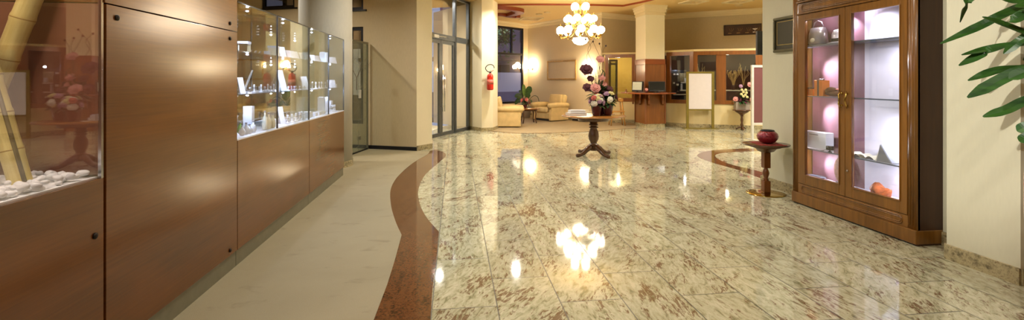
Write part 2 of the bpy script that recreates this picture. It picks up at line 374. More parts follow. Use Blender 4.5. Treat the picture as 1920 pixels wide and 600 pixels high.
def struct(o): o['kind'] = 'structure'; return o
def thing(name, label, cat, loc=(0, 0, 0), rz=0, group=None):
    o = bpy.data.objects.new(name, None); C.objects.link(o); o.location = loc; o.rotation_euler = (0, 0, rz); o.empty_display_size = .1
    return tag(o, label, cat, group)
def dup(root, loc=None, rz=None, label=None, group=None, scale=None):
    r = root.copy(); C.objects.link(r)
    if loc is not None: r.location = loc
    if rz is not None: r.rotation_euler = (0, 0, rz)
    if scale: r.scale = (scale,) * 3
    if label: r['label'] = label
    if group: r['group'] = group
    for ch in list(root.children):
        c = ch.copy(); C.objects.link(c); c.parent = r
        for g in list(ch.children):
            d = g.copy(); C.objects.link(d); d.parent = c
    return r
def smoothpts(ctrl, n=24, closed=False):      # Catmull-Rom through control points
    out = []; m = len(ctrl)
    for i in range(m if closed else m - 1):
        g = lambda k: Vector(ctrl[k % m]) if closed else Vector(ctrl[min(max(k, 0), m - 1)])
        p0, p1, p2, p3 = g(i - 1), g(i), g(i + 1), g(i + 2)
        for j in range(n):
            t = j / n
            out.append(.5 * ((2 * p1) + (p2 - p0) * t + (2 * p0 - 5 * p1 + 4 * p2 - p3) * t * t + (3 * p1 - p0 - 3 * p2 + p3) * t ** 3))
    if not closed: out.append(Vector(ctrl[-1]))
    return out
# ------------------------------------------------------------------ the setting
A, W0, B, Cc, D = (2.90, 18.79), (1.41, 17.56), (4.82, 15.23), (6.24, 15.87), (9.43, 13.62)
L1, L2, L3, L4, L5 = (5.81, 14.81), (6.42, 13.83), (6.96, 13.21), (8.55, 12.47), (10.9, 11.6)
PL0, PL1, PL2 = (-1.73, 9.94), (-.75, 9.53), (-.53, 9.79)
DR0, DR1 = Vector((-.62, 11.25)), Vector((.42, 13.45)); DU = (DR1 - DR0).normalized()
C00, C0, C1 = (.42, 13.55), (.73, 13.01), (1.04, 13.07)
struct(MB().prism([(-7, -3), (5, -3), (5, 3), (12, 5.8), (12, 13), (4, 20.2), (1.0, 19.6), (-.6, 13.4), (-3, 13), (-7, 13)], -.12, 0).build('floor', 'marble_tiles'))
struct(MB().prism([(-7, -3.1), (5, -3.1), (5, 3), (12, 5.8), (12, 13.4), (3.4, 20.2), (.2, 17.4), (-.3, 13.4), (-7, 12.6)], CEIL, CEIL + .12).build('ceiling', 'ceiling_paint'))
# inlaid granite band and corridor carpet on the left
outer = [FL(*p) for p in [(701, 600), (726, 534), (741, 486), (753, 441)]]
outer_c = [FL(*p) for p in [(753, 441), (741, 414), (733, 384), (733, 354), (747, 330), (774, 306), (801, 290), (806, 283)]]
inner = [FL(*p) for p in [(807, 600), (811, 540), (817, 498), (823, 435)]]
inner_c = [FL(*p) for p in [(823, 435), (798, 405), (786, 378), (785, 354), (798, 327), (825, 303), (836, 292), (831, 285), (815, 281)]]
oc = [tuple(p) for p in smoothpts([(*p, 0) for p in outer_c], 6)]; ic = [tuple(p) for p in smoothpts([(*p, 0) for p in inner_c], 6)]
oc = [(p[0], p[1]) for p in oc]; ic = [(p[0], p[1]) for p in ic]
s0 = (outer[0][0] - .05, -3); s1 = (inner[0][0] - .02, -3)
struct(MB().prism([s0] + outer[:-1] + oc + ic[::-1] + inner[:-1][::-1] + [s1], -.02, .0015).build('trim_1', 'brown_granite'))
struct(MB().prism([(-7, -3), s0] + outer[:-1] + oc[:-2] + [(-.75, 9.50), PL0, (-7, 12.1)], -.02, .004).build('floor_carpet', 'corridor_carpet'))
# granite loop on the right
ro = [(1500, 361), (1428, 335), (1385, 319), (1330, 303), (1307, 291), (1336, 282), (1403, 278.5), (1470, 278)]
ri = [(1470, 283), (1403, 284), (1354, 287), (1341, 293.5), (1366, 307), (1428, 322.5), (1500, 345)]
ro = [tuple(p)[:2] for p in smoothpts([(*FL(*p), 0) for p in ro], 6)]; ri = [tuple(p)[:2] for p in smoothpts([(*FL(*p), 0) for p in ri], 6)]
struct(MB().prism(ro + ri, -.02, .0015).build('trim_2', 'brown_granite'))
# lounge carpet with its rounded front
lf = [(905, 243), (925, 246), (980, 250), (1054, 248.5), (1105, 246.5), (1135, 244.5), (1165, 242), (1192, 240)]
lf = [tuple(p)[:2] for p in smoothpts([(*FL(*p), 0) for p in lf], 5)]
struct(MB().prism([(-.1, 15.0), (.9, 13.2)] + lf[2:] + [(5.66, 14.3), L1, B, A, (.4, 16.9)], -.02, .004).build('floor_lounge', 'lounge_carpet'))
# dark edging of the lounge carpet
e2 = [(x - .02, y - .05) for x, y in lf[2:]]
struct(MB().prism(lf[2:] + e2[::-1], -.02, .006).build('trim_3', 'brown_granite'))

def wall(name, p, q, m, z0=0, z1=CEIL, th=.12): return struct(MB().wall(p, q, z0, z1, th).build(name, m))
# back left wall with its openings (runs from far left to the pillar)
bd = (Vector(PL1) - Vector(PL0)).normalized(); far = Vector(PL0) - bd * 4.6
def bl(px, off=0):                            # the point of the back left wall seen in picture column px
    r = Vector(W(px, 1)); n = Vector((-bd.y, bd.x)); k = (Vector(PL0).dot(n) + off) / r.dot(n); return r * k
def dcam(p): return SN * p[0] + CS * p[1]
w1, w2, w3, w4 = bl(490), bl(552), bl(652), bl(681)
zt = Z(222, dcam(w4)); zd = Z(50, dcam(w4)); zu = Z(18, dcam(w4)); zu1 = Z(14, dcam(w2))
m = MB(); m.wall(tuple(far), tuple(w1), 0, CEIL); m.wall(tuple(w1), tuple(w2), 0, zu1); m.wall(tuple(w2), tuple(w3), 0, CEIL)
m.wall(tuple(w3), tuple(w4), zd, zu); m.wall(tuple(w3), tuple(w4), 0, .5); m.wall(tuple(w4), PL1, 0, CEIL)
struct(m.build('wall_back_left', 'beige_plaster'))
def pane(p, q, z0, z1, off, th, name, mt, parent):
    d = (Vector(q) - Vector(p)).normalized(); n = Vector((-d.y, d.x)) * off
    return MB().wall((p[0] + n.x, p[1] + n.y), (q[0] + n.x, q[1] + n.y), z0, z1, th).build(name, mt, parent)
def wframe(p, q, z0, z1, w, off, th, name, mt, parent, bars=(), vbars=()):
    p, q = Vector(p), Vector(q); d = (q - p).normalized(); L = (q - p).length; n = Vector((-d.y, d.x)) * off; m = MB()
    f = lambda a: tuple(p + d * a + n)
    m.wall(f(0), f(w), z0, z1, th); m.wall(f(L - w), f(L), z0, z1, th)
    m.wall(f(w), f(L - w), z0, z0 + w, th); m.wall(f(w), f(L - w), z1 - w, z1, th)
    for z in bars: m.wall(f(w), f(L - w), z - w / 2, z + w / 2, th)
    for a in vbars: m.wall(f(a - w / 2), f(a + w / 2), z0 + w, z1 - w, th * .96)
    return m.build(name, mt, parent)
def wroot(name, p):
    o = bpy.data.objects.new(name, None); C.objects.link(o); return struct(o)
r = wroot('window_1', w1); wframe(w1, w2, zu1, CEIL - .02, .06, .03, .06, 'frame', 'window_black', r); pane(w1 + bd * .05, w2 - bd * .05, zu1 + .05, CEIL - .06, .06, .01, 'pane', 'smoky_glass', r)
pane(w1 - bd * .08, w2 + bd * .08, zu1 - .03, zu1, -.03, .16, 'sill', 'window_black', r)
r = wroot('window_2', w3); wframe(w3, w4, zu, CEIL - .02, .06, .03, .06, 'frame', 'window_black', r); pane(w3 + bd * .05, w4 - bd * .05, zu + .05, CEIL - .06, .06, .01, 'pane', 'smoky_glass', r)
pane(w3 - bd * .05, w4 + bd * .08, zu - .03, zu, -.03, .16, 'sill', 'window_black', r)
r = wroot('window_3', w3); wframe(w3, w4, .5, zd, .07, .03, .06, 'frame', 'window_black', r, bars=(zt + .6,)); pane(w3 + bd * .06, w4 - bd * .06, .56, zd - .06, .06, .01, 'pane', 'smoky_glass', r)
# white pillar beside the entrance door
dj = DR0 - DU * .42
struct(MB().prism([PL1, PL2, (-.47, 9.86), (-.50, 10.6), tuple(dj + Vector((.06, -.02))), tuple(dj + Vector((-.1, .05))), (-1.3, 10.5), (-1.2, 9.72)], 0, CEIL).build('wall_pillar', 'white_plaster'))
def skirt(name, pts, h=.10, th=.015, mt='stone_skirting'):
    m = MB()
    for p, q in zip(pts, pts[1:]):
        d = (Vector(q) - Vector(p)).normalized(); m.wall(tuple(Vector(q) + d * .004), tuple(Vector(p) - d * .004), 0, h, th)
    return struct(m.build(name, mt))
skirt('baseboard_pillar', [PL1, PL2, (-.47, 9.86), (-.50, 10.6)], .10)
skirt('baseboard_back_left', [tuple(far), tuple(Vector(PL1) - bd * .0)], .075, .02, 'window_black')
# entrance: aluminium framed glass door and fixed lights
def dpt(px):
    r = Vector(W(px, 1)); n = Vector((-DU.y, DU.x)); return r * (DR0.dot(n) / r.dot(n))
ztr = 2.42; zb = CEIL - .03
p0, pm, p1, p2, p3 = dj, dpt(828), dpt(854), dpt(881), DR1
r = wroot('door_1', p0)
fr = MB()
def fpost(m, a, w, z0, z1, th=.08): m.wall(tuple(Vector(a) - DU * w / 2), tuple(Vector(a) + DU * w / 2), z0, z1, th)
for a, w in ((p0 + DU * .03, .07), (p1 + DU * .03, .09), (p2 - DU * .04, .09)): fpost(fr, a, w, 0, zb)
fr.wall(tuple(p0), tuple(p2), ztr - .02, ztr + .12, .08); fr.wall(tuple(p0), tuple(p2), zb - .06, zb, .08); fr.wall(tuple(p1), tuple(p2), 0, .09, .08)
fr.build('frame', 'aluminium', r)
def leaf_door(a, b, side):
    lf_ = wframe(a, b, .01, ztr - .03, .085, .015, .05, 'door_leaf', 'aluminium', r)
    pane(a + DU * .07, b - DU * .07, .09, ztr - .1, .035, .008, 'pane', 'door_glass', lf_)
    h = (b - DU * .045) if side > 0 else (a + DU * .045); n = Vector((DU.y, -DU.x))
    q = h + n * .06; m = MB().tube([(*q, .62), (*q, 1.52)], .014, 8)
    for z in (.75, 1.38): m.tube([(*h, z), (*q, z)], .009, 6)
    m.build('handle', 'chrome', lf_, smooth=True)
leaf_door(p0 + DU * .08, pm - DU * .005, 1); leaf_door(pm + DU * .005, p1 - DU * .02, -1)
pane(p0 + DU * .07, p1, ztr + .13, zb - .07, .04, .008, 'transom_pane', 'door_glass', r)
pane(p1 + DU * .08, p2 - DU * .09, ztr + .13, zb - .07, .04, .008, 'side_pane', 'door_glass', r)
pane(p1 + DU * .08, p2 - DU * .09, .1, ztr, .04, .008, 'side_pane', 'door_glass', r)
n = Vector((DU.y, -DU.x)); q = dpt(812) + n * .06
MB().wall(tuple(q - DU * .14), tuple(q + DU * .1), ztr - .01, ztr + .06, -.05).tube([(*(q + DU * .08), ztr + .03), (*(q + n * .16 + DU * .25), ztr + .02), (*(q + DU * .5), ztr + .02)], .012, 6).build('door_closer', 'white_metal', r)
# vestibule beyond the doors
V = lambda a, b: tuple(DR0 + DU * a + Vector((-DU.y, DU.x)) * b)
m = MB(); m.wall(V(-1.6, 2.6), V(1.05, 2.6), 0, CEIL); m.wall(V(1.05, 2.6), V(1.05, 5.0), 0, CEIL)
struct(m.build('wall_vestibule', 'hall_plaster'))
struct(MB().prism([V(-1.7, .1), V(3.2, .1), V(3.2, 5), V(-1.7, 5)], -.10, -.002).build('floor_vestibule', 'white_plaster'))
struct(MB().prism([V(-1.7, .1), V(3.2, .1), V(3.2, 5), V(-1.7, 5)], CEIL, CEIL + .1).build('ceiling_vestibule', 'ceiling_paint'))
struct(MB().wall(V(1.02, 2.57), V(-1.6, 2.57), 0, .28, .02).build('baseboard_vestibule', 'kick_metal'))
struct(MB().wall(V(1.6, 5.0), V(3.2, 3.6), 0, CEIL).build('wall_vestibule_end', 'outdoor_wall'))
struct(MB().wall(V(-1.0, 2.55), V(1.04, 2.55), 2.95, 3.05, .05).build('trim_4', 'trim_wood'))
area_light('vestibule_light', (*V(.3, 1.4), CEIL - .05), .4, 110, SOFT)
# column with the extinguisher
struct(MB().prism([C00, C0, C1, (1.22, 13.62), (.75, 13.95)], 0, CEIL).build('wall_column', 'white_plaster'))
struct(MB().wall(tuple(DR1), C00, 0, CEIL, .1).build('wall_door_jamb', 'white_plaster'))
skirt('baseboard_column', [C00, C0, C1, (1.22, 13.62)], .09)
# lounge walls and crown
struct(MB().wall((.45, 14.0), (-.6, 15.9), 0, CEIL).wall((-.6, 15.9), (-.0, 16.4), 0, CEIL).build('wall_lounge_left', 'lounge_plaster'))
wu = (Vector(A) - Vector(W0)).normalized()
ws, we = Vector((0, 16.4)), None
def wpt(px):
    r_ = Vector(W(px, 1)); n_ = Vector((-wu.y, wu.x)); return r_ * (Vector(W0).dot(n_) / r_.dot(n_))
ws = Vector(W0) - wu * 1.6; we = wpt(981.5)
wz0, wz1 = .50, 3.44
m = MB(); m.wall(tuple(ws), tuple(A), wz1, CEIL); m.wall(tuple(ws), A, 0, wz0); m.wall(tuple(we), A, wz0, wz1)
struct(m.build('wall_lounge_window', 'lounge_plaster'))
r = wroot('window_4', ws); zt4 = Z(101, 18.2); L = (we - ws).length; a1 = (wpt(932) - ws).length; a2 = (wpt(960) - ws).length
wframe(ws, we, wz0, wz1, .075, .0, .09, 'frame', 'window_black', r, bars=(zt4,), vbars=(a1, a2 if False else a1 - 1.2))
MB().wall(tuple(wpt(958.5)), tuple(wpt(961)), zt4, wz1 - .05, .06).build('mullion', 'window_black', r)
pane(ws + wu * .06, we - wu * .06, zt4 + .03, wz1 - .06, .04, .008, 'pane', 'night_glass', r)
pane(ws + wu * .06, we - wu * .06, wz0 + .06, zt4 - .03, .04, .008, 'pane', 'night_glass', r)
pane(ws + wu * .06, we - wu * .06, Z(172, 18.2), Z(136, 18.2), .055, .003, 'frosted_band', 'frosted_film', r)
wall('wall_lounge_back', A, B, 'lounge_plaster')
struct(MB().wall(B, Cc, 2.24, CEIL).wall(Cc, D, 2.24, CEIL).wall(D, (12, 11.8), 2.24, CEIL).build('wall_reception', 'beige_plaster'))
def crown(name, pts, z=CEIL):
    prof = [(0, -.17), (.012, -.17), (.02, -.13), (.045, -.12), (.055, -.07), (.10, -.035), (.11, 0), (0, 0)]
    b = MB(); P = [Vector(p) for p in pts]; n = len(P); rows = []
    for i in range(n):
        d0 = (P[i] - P[i - 1]).normalized() if i else (P[1] - P[0]).normalized(); d1 = (P[i + 1] - P[i]).normalized() if i < n - 1 else d0
        n0, n1 = Vector((d0.y, -d0.x)), Vector((d1.y, -d1.x)); nn = (n0 + n1).normalized(); k = 1 / max(.4, nn.dot(n0))
        rows.append([b.b.verts.new((P[i].x + nn.x * u * k, P[i].y + nn.y * u * k, z + v)) for u, v in prof])
    m_ = len(prof)
    for i in range(n - 1):
        for k in range(m_): b.b.faces.new((rows[i][k], rows[i][(k + 1) % m_], rows[i + 1][(k + 1) % m_], rows[i + 1][k]))
    b.b.faces.new(rows[0]); b.b.faces.new(rows[-1][::-1])
    return struct(b.build(name, 'moulding_paint'))
crown('trim_5', [tuple(ws), A, B, Cc, D, (12, 11.8)])
skirt('baseboard_lounge', [A, B], .10)
# reception booth front: low wall, oak framed windows, lit room behind
zs, zh = .70, 2.24
struct(MB().wall(L1, B, 0, zs, -.10).wall(L2, L1, 0, zs, -.10).wall(L3, L2, 0, zs, -.10).wall(L4, L3, 0, zs, -.10).wall(L5, L4, 0, zs, -.10).build('wall_booth', 'booth_plaster'))
skirt('baseboard_booth', [B, L1, L2, L3, L4, L5], .11)
struct(MB().prism([B, L1, L2, L3, L4, L5, (12, 11.9), (12, 14.5), (6.24, 17.6), (5.0, 17.6)], zh + .0, zh + .06).build('ceiling_booth', 'booth_plaster'))
inn = [(6.0, 17.3), (10.8, 15.0)]
struct(MB().wall((4.9, 15.5), (5.5, 17.4), 0, zh, .1).wall((5.5, 17.4), (8.0, 16.2), 0, zh, .1).build('wall_booth_yellow', 'interior_yellow'))
struct(MB().wall((7.0, 15.3), (12, 12.9), 0, zh - .02, .1).build('wall_booth_dark', 'interior_dark'))
def booth_window(k, a, b, posts=()):
    r = wroot('window_%d' % k, a)
    wframe(a, b, zs, zh, .11, -.02, .12, 'frame', 'booth_wood', r, vbars=()); a, b = Vector(a), Vector(b); d = (b - a).normalized()
    for px, w in posts:
        rr = Vector(W(px, 1)); n_ = Vector((-d.y, d.x)); q = rr * (a.dot(n_) / rr.dot(n_))
        MB().wall(tuple(q - d * w / 2), tuple(q + d * w / 2), zs + .1, zh - .1, .09).build('mullion', 'booth_wood', r)
    pane(a + d * .09, b - d * .09, zs + .09, zh - .09, .05, .008, 'pane', 'booth_glass', r)
booth_window(5, Vector(B) + (Vector(L1) - Vector(B)) * .10, L1)
booth_window(6, L2, L3, [(1288, .0)][:0]); booth_window(7, L3, L4, [(1352, .26)])
booth_window(8, L4, L5)
point_light('booth_lamp', (5.7, 16.2, 2.1), 34, WARM, .08); point_light('booth_lamp', (8.3, 13.75, 2.1), 9, WARM, .08)
# door standing inside the booth
r = wroot('door_2', (0, 0)); dp = Vector((5.26, 16.6)); de = Vector((5.46, 17.28))
q0, q1 = Vector(W(1143, 16.2)), Vector(W(1158, 16.4))
wframe(q0, q1, 0, 2.1, .06, 0, .05, 'frame', 'interior_door', r, bars=(1.95,)); pane(q0, q1, .05, 2.05, .02, .01, 'pane', 'green_glass', r)
# right hand walls
XR = 4.11
struct(MB().box((XR, 3.29, 0), (XR + .35, 5.94, CEIL)).build('wall_right', 'cream_plaster'))
struct(MB().box((3.83, 2.80, 0), (5.0, 3.29, CEIL)).build('wall_right_pillar', 'cream_plaster'))
struct(MB().box((XR + .35, 5.80, 0), (12, 5.94, CEIL)).build('wall_right_return', 'cream_plaster'))
struct(MB().box((12, 5.8, 0), (12.1, 13.2, CEIL)).build('wall_far_right', 'cream_plaster'))
struct(MB().box((4.98, -3.1, 0), (5.08, 2.80, CEIL)).build('wall_near_right', 'hall_plaster'))
struct(MB().box((-7, -3.1, 0), (5, -3, CEIL)).build('wall_behind', 'beige_plaster'))
struct(MB().box((-7.1, -3.1, 0), (-7, 12.6, CEIL)).build('wall_left', 'beige_plaster'))
skirt('baseboard_right_pillar', [(4.9, 2.80), (3.83, 2.80), (3.83, 3.29), (XR, 3.29), (XR, 3.45)][::-1] if False else [(XR, 3.5), (XR, 3.29), (3.83, 3.29), (3.83, 2.80), (4.95, 2.80)][::-1], .115, -.018)
skirt('baseboard_right', [(XR, 5.94), (XR, 3.5)], .115, .018) if False else struct(MB().box((XR - .018, 3.31, 0), (XR, 5.96, .115)).build('baseboard_right', 'stone_skirting'))
# fascia lines of the stepped ceiling
def fascia(name, pts, h, th, mt='trim_wood'):
    b = MB(); P = [Vector((p[0], p[1])) for p in pts]; rows = []
    for i, p in enumerate(P):
        d = (P[min(i + 1, len(P) - 1)] - P[max(i - 1, 0)]).normalized(); nn = Vector((-d.y, d.x)); t_ = th[i] if isinstance(th, list) else th
        rows.append([b.b.verts.new((p.x + nn.x * s * t_, p.y + nn.y * s * t_, z)) for s, z in ((-.5, CEIL - h), (.5, CEIL - h), (.5, CEIL), (-.5, CEIL))])
    for i in range(len(P) - 1):
        for k in range(4): b.b.faces.new((rows[i][k], rows[i][(k + 1) % 4], rows[i + 1][(k + 1) % 4], rows[i + 1][k]))
    b.b.faces.new(rows[0]); b.b.faces.new(rows[-1][::-1])
    return struct(b.build(name, mt))
def cp(px, py, z=CEIL): return W(px, (z - EYE) * F / (150 - py))
main = [(880, 7.5), (924, 7.8), (1000, 7.0), (1090, 7.4), (1150, 8.8), (1168, 9.4)]
fascia('trim_6', [tuple(p)[:2] for p in smoothpts([(*cp(*p), 0) for p in main], 6)], .05, .04)
fascia('trim_7', [tuple(p)[:2] for p in smoothpts([(*cp(*p), 0) for p in [(1168, 9.4), (1185, 6), (1205, 2), (1225, -3), (1260, -12)]], 5)], .05, .04)
curl = [(905, 10.5), (930, 10.5), (950, 12), (964, 14), (974, 17), (972, 20), (962, 23), (951, 26)]
cw = [.05, .07, .12, .2, .28, .3, .24, .12]
cpts = smoothpts([(*cp(*p), 0) for p in curl], 5); cws = [cw[min(7, i // 5)] + (cw[min(7, i // 5 + 1)] - cw[min(7, i // 5)]) * (i % 5) / 5 for i in range(len(cpts))]
fascia('trim_8', [tuple(p)[:2] for p in cpts], .11, cws)
curl2 = [(905, 24.5), (925, 24.5), (942, 25), (955, 27.5), (966, 29), (972, 28)]
fascia('trim_9', [tuple(p)[:2] for p in smoothpts([(*cp(*p), 0) for p in curl2], 5)], .09, [.06] * 8 + [.16] * 18)
# the wrapped column of the reception
ccol = [(5.66, 14.43), (5.58, 13.43), (6.24, 13.55), (6.5, 14.2), (6.1, 14.7)]
ccol = [tuple(W(1191, 14.75)), tuple(W(1210, 14.0)), tuple(W(1247, 14.15)), tuple(W(1247, 14.9)), tuple(W(1205, 15.2))]
def grow(poly, k):
    c = Vector((sum(p[0] for p in poly) / len(poly), sum(p[1] for p in poly) / len(poly)))
    return [tuple(c + (Vector(p) - c) * k) for p in poly]
struct(MB().prism(grow(ccol, .97), 1.9, CEIL).build('wall_reception_column', 'white_plaster'))
m = MB()
for k, z0, z1 in ((1.03, 3.33, 3.37), (1.0, 3.37, 3.42), (1.07, 3.42, 3.50), (1.13, 3.50, 3.58), (1.18, 3.58, CEIL)): m.prism(grow(ccol, k), z0, z1)
struct(m.build('trim_10', 'moulding_paint'))
# downlights in the ceiling, the reflected pair and the added rest
for i, (x, y) in enumerate(DOWN):
    t = thing('ceiling_downlight', 'round recessed downlight in the ceiling above the hall floor, from a partly added set', 'ceiling light', (x, y, CEIL), 0, 'recessed downlights of the hall')
    MB().lathe([(.11, 0), (.12, -.012), (.085, -.02), (.085, 0)], seg=24).build('trim_ring', 'detector_white', t, True)
    MB().lathe([(.08, -.004), (.08, -.010), (0, -.010)], seg=20).build('lens', 'downlight_glow', t)
# air vents and detectors
def vent(px, py, lab, s=.6):
    x, y = cp(px, py)
    t = thing('ceiling_vent', lab, 'ceiling vent', (x, y, CEIL), -YAW + .2, 'ceiling vents')
    m = MB(); w_ = s / 2
    for a, b in (((-w_, -w_), (w_, -w_ + .05)), ((-w_, w_ - .05), (w_, w_)), ((-w_, -w_ + .05), (-w_ + .05, w_ - .05)), ((w_ - .05, -w_ + .05), (w_, w_ - .05))): m.box((*a, -.03), (*b, 0))
    m.build('vent_frame', 'moulding_paint', t)
    for k in (1, 2, 3):
        q = w_ - .05 - k * .055; m = MB()
        for a, b in (((-q, -q), (q, -q + .02)), ((-q, q - .02), (q, q)), ((-q, -q + .02), (-q + .02, q - .02)), ((q - .02, -q + .02), (q, q - .02))): m.box((*a, -.022 + .004 * k), (*b, 0))
        m.build('vent_ring', 'detector_white', t)
vent(996, 34.5, 'square white air vent in the ceiling over the lounge window corner', .75); vent(1300, 3, 'square air vent in the ceiling right of the column top', .6); vent(1383, 2.0, 'square air vent in the ceiling at the right, near the hanging wall sign', .6)
for px, py, lab in ((1026, 22.5, 'small round ceiling disc between lounge vent and chandelier'), (1011, 26, 'small stalked smoke detector over the lounge'), (1385, 8.8, 'round ceiling disc above the dark wall sign'), (1251, 16, 'round ceiling disc right of the column cap')):
    x, y = cp(px, py, CEIL); o = MB().lathe([(.11, 0), (.11, -.02), (.09, -.035), (0, -.04)], seg=20).build('smoke_detector', 'detector_white', None, True, loc=(x, y, CEIL)); tag(o, lab, 'detector')
# outside the lounge window
struct(MB().prism([(-14, 19), (6, 19.4), (16, 60), (-30, 60), (-30, 19)], -.3, -.1).build('ground', 'tarmac'))
# ------------------------------------------------------------------ outside
def outdoor():
    t = thing('street_building', 'mauve plastered building with dark window bays across the street', 'building', (*W(985, 34), -.1), -.5)
    MB().box((-7, 0, 0), (6, 5, 7.5)).build('wall', 'outdoor_wall', t); MB().box((-7.2, -.8, 2.9), (6.2, 0, 3.25)).build('canopy', 'outdoor_red', t)
    for i in range(6):
        f = MB().box((-6.4 + i * 2.0, -.06, .9), (-5.2 + i * 2.0, .02, 2.6)).build('window', 'window_black', t)
        f = MB().box((-6.4 + i * 2.0, -.06, 4.2), (-5.2 + i * 2.0, .02, 6.0)).build('window', 'window_black', t)
    t = thing('street_tree', 'green leafy tree outside the lounge window, upper left', 'tree', (*W(922, 24), -.1))
    MB().tube([(0, 0, 0), (.1, 0, 1.6), (0, .1, 3.6)], [.16, .12, .08]).build('trunk', 'bark', t, True)
    rnd = random.Random(3); m = MB()
    for i in range(900):
        a = rnd.uniform(0, 2 * PI); h = rnd.gauss(0, .8); rr = rnd.uniform(.2, 1.25) * math.sqrt(max(.05, 1 - (h / 2.4) ** 2))
        p = Vector((rr * math.cos(a) * 1.0, rr * math.sin(a), 4.0 + h)); d = Vector((rnd.uniform(-1, 1), rnd.uniform(-1, 1), rnd.uniform(-1, .4))).normalized() * .22
        m.leaf([p, p + d * .5, p + d], lambda q: .07 * math.sin(PI * min(.98, q + .05)))
    m.build('foliage', 'foliage', t)
    o = area_light('outside_fill', (*W(960, 24), 6.5), 3, 1100, (.75, .75, 1.0), rot=(ang(-20), 0, 0))  # unseen fill, added to brighten the view outside the window
outdoor()

# ------------------------------------------------------------------ left: niche, veneer block, glass cases
XF, XB, ZB = -1.62, -1.95, .945
def screw(parent, y, z, x=XF):
    MB().lathe([(.014, 0), (.014, .006), (.008, .010), (0, .010)], seg=12).build('screw', 'dark_screw', parent, True, loc=(x, y, z), rot=(0, PI / 2, 0))
def base_unit(lab, y0, y1, screws=(), group=None, back=XB):
    t = thing('base_cabinet', lab, 'cabinet', (0, 0, 0), 0, group)
    MB().box((back, y0 + .002, .125), (XF, y1 - .002, ZB)).build('front_panel', 'polished_veneer', t, bevel=.002)
    MB().box((back, y0 + .001, 0), (XF - .012, y1 - .001, .124)).build('kick_plate', 'kick_metal', t)
    for y, z in screws: screw(t, y, z)
    return t
base_unit('veneered low base under the white pebbles and bamboo, nearest the camera', -.6, 2.418, ((2.36, .694), (.5, .694)), back=-2.2)
base_unit('veneered low base under the first two glass display cases', 3.784, 5.55)
base_unit('veneered low base under the last two glass display cases, by the round column', 5.556, 7.227)
t = thing('veneer_partition', 'tall brown polished veneer cabinet block with black screws, left of the glass cases', 'partition')
MB().box((-2.2, 2.424, 0), (XF - .012, 3.778, .124)).build('kick_plate', 'kick_metal', t)
MB().box((-2.2, 2.432, .125), (XF, 3.778, 1.756)).build('large_panel', 'polished_veneer', t, bevel=.002)
MB().box((-2.2, 2.424, 1.761), (XF, 3.778, 3.1)).build('upper_panel', 'polished_veneer', t, bevel=.002)
MB().box((-2.2, 2.424, .96), (XF - .03, 2.4315, 1.756)).build('end_panel', 'red_panel', t)
for y, z in ((2.50, 1.70), (3.66, 1.70), (2.5, .165), (3.66, .165), (3.66, 1.81), (2.5, 1.82)): screw(t, y, z)
# niche back and glass
t = thing('display_niche', 'reddish panelled display niche with glass front over the pebbles', 'display niche')
MB().box((-2.23, -.6, ZB), (-2.2, 2.42, 3.1)).build('back_panel', 'red_panel', t)
MB().box((-2.2, -.6, 2.98), (XF, 2.42, 3.1)).build('top_panel', 'red_panel', t)
g = MB().box((-.004, -3.0, 0), (.004, 0, 2.03)).build('glass_front', 'niche_glass', t, loc=(XF - .015, 2.410, ZB), rot=(0, 0, ang(.8)))
MB().box((XF - .020, 2.409, ZB), (XF - .006, 2.4235, 3.1)).build('glass_clip', 'chrome', t)
MB().box((-1.90, .3, 2.955), (-1.78, 2.2, 2.98)).build('lamp_bar', 'downlight_glow', t)
area_light('niche_light', (-1.84, 1.4, 2.94), .1, 26, SOFT, size_y=1.8)
# bamboo canes
def cane(lab, p, q, r):
    p, q = Vector(p), Vector(q); L = (q - p).length; t = thing('bamboo_cane', lab, 'bamboo')
    t.location = p; t.rotation_mode = 'QUATERNION'; t.rotation_quaternion = (q - p).to_track_quat('Z', 'Y')
    prof = []; n = 5
    for i in range(n + 1):
        z = L * i / n
        if i: prof += [(r * .97, z - .02), (r * 1.04, z - .006)]
        prof += [(r * 1.0, z), (r * 1.04, z + .006), (r * .97, z + .02)]
        if i < n: prof += [(r * .95, z + L / n * .5)]
    MB().lathe([(0, 0)] + prof + [(0, L + .03)], seg=24).build('stem', 'bamboo_skin', t, True)
    for i in range(1, n): MB().lathe([(r * 1.0, -.004), (r * 1.055, 0), (r * 1.0, .004)], seg=24).build('node_ring', 'bamboo_ring', t, True, loc=(0, 0, L * i / n))
    return t
b0 = FL(41, 348, .955); top0 = W(-52, 2.05)
c1_ = cane('pale bamboo cane leaning left, standing in the pebbles', (*b0, .95), (*W(-62, 1.95), Z(0, 1.95)), .040)
lo = W(-82, 2.05); c2_ = cane('pale bamboo cane leaning right at the top left, crossing the other', (*lo, .955), (*W(73, 2.12), Z(-40, 2.12)), .043)
tt = Vector((0, 0, 1))
for c_, rr in ((c1_, .040), (c2_, .043)):
    d = c_.rotation_quaternion.inverted() @ (Vector((0, 0, EYE)) - c_.location); d.z = 0; d.normalize(); s_ = Vector((-d.y, d.x, 0)); u = (d * .93 + s_ * (.30 if rr < .042 else -.3)).normalized()
    MB().tube([u * rr * .98 + Vector((0, 0, z)) for z in (0.02, .2, .44)], .0085, 6).build('slit', 'bamboo_slit', c_, True)
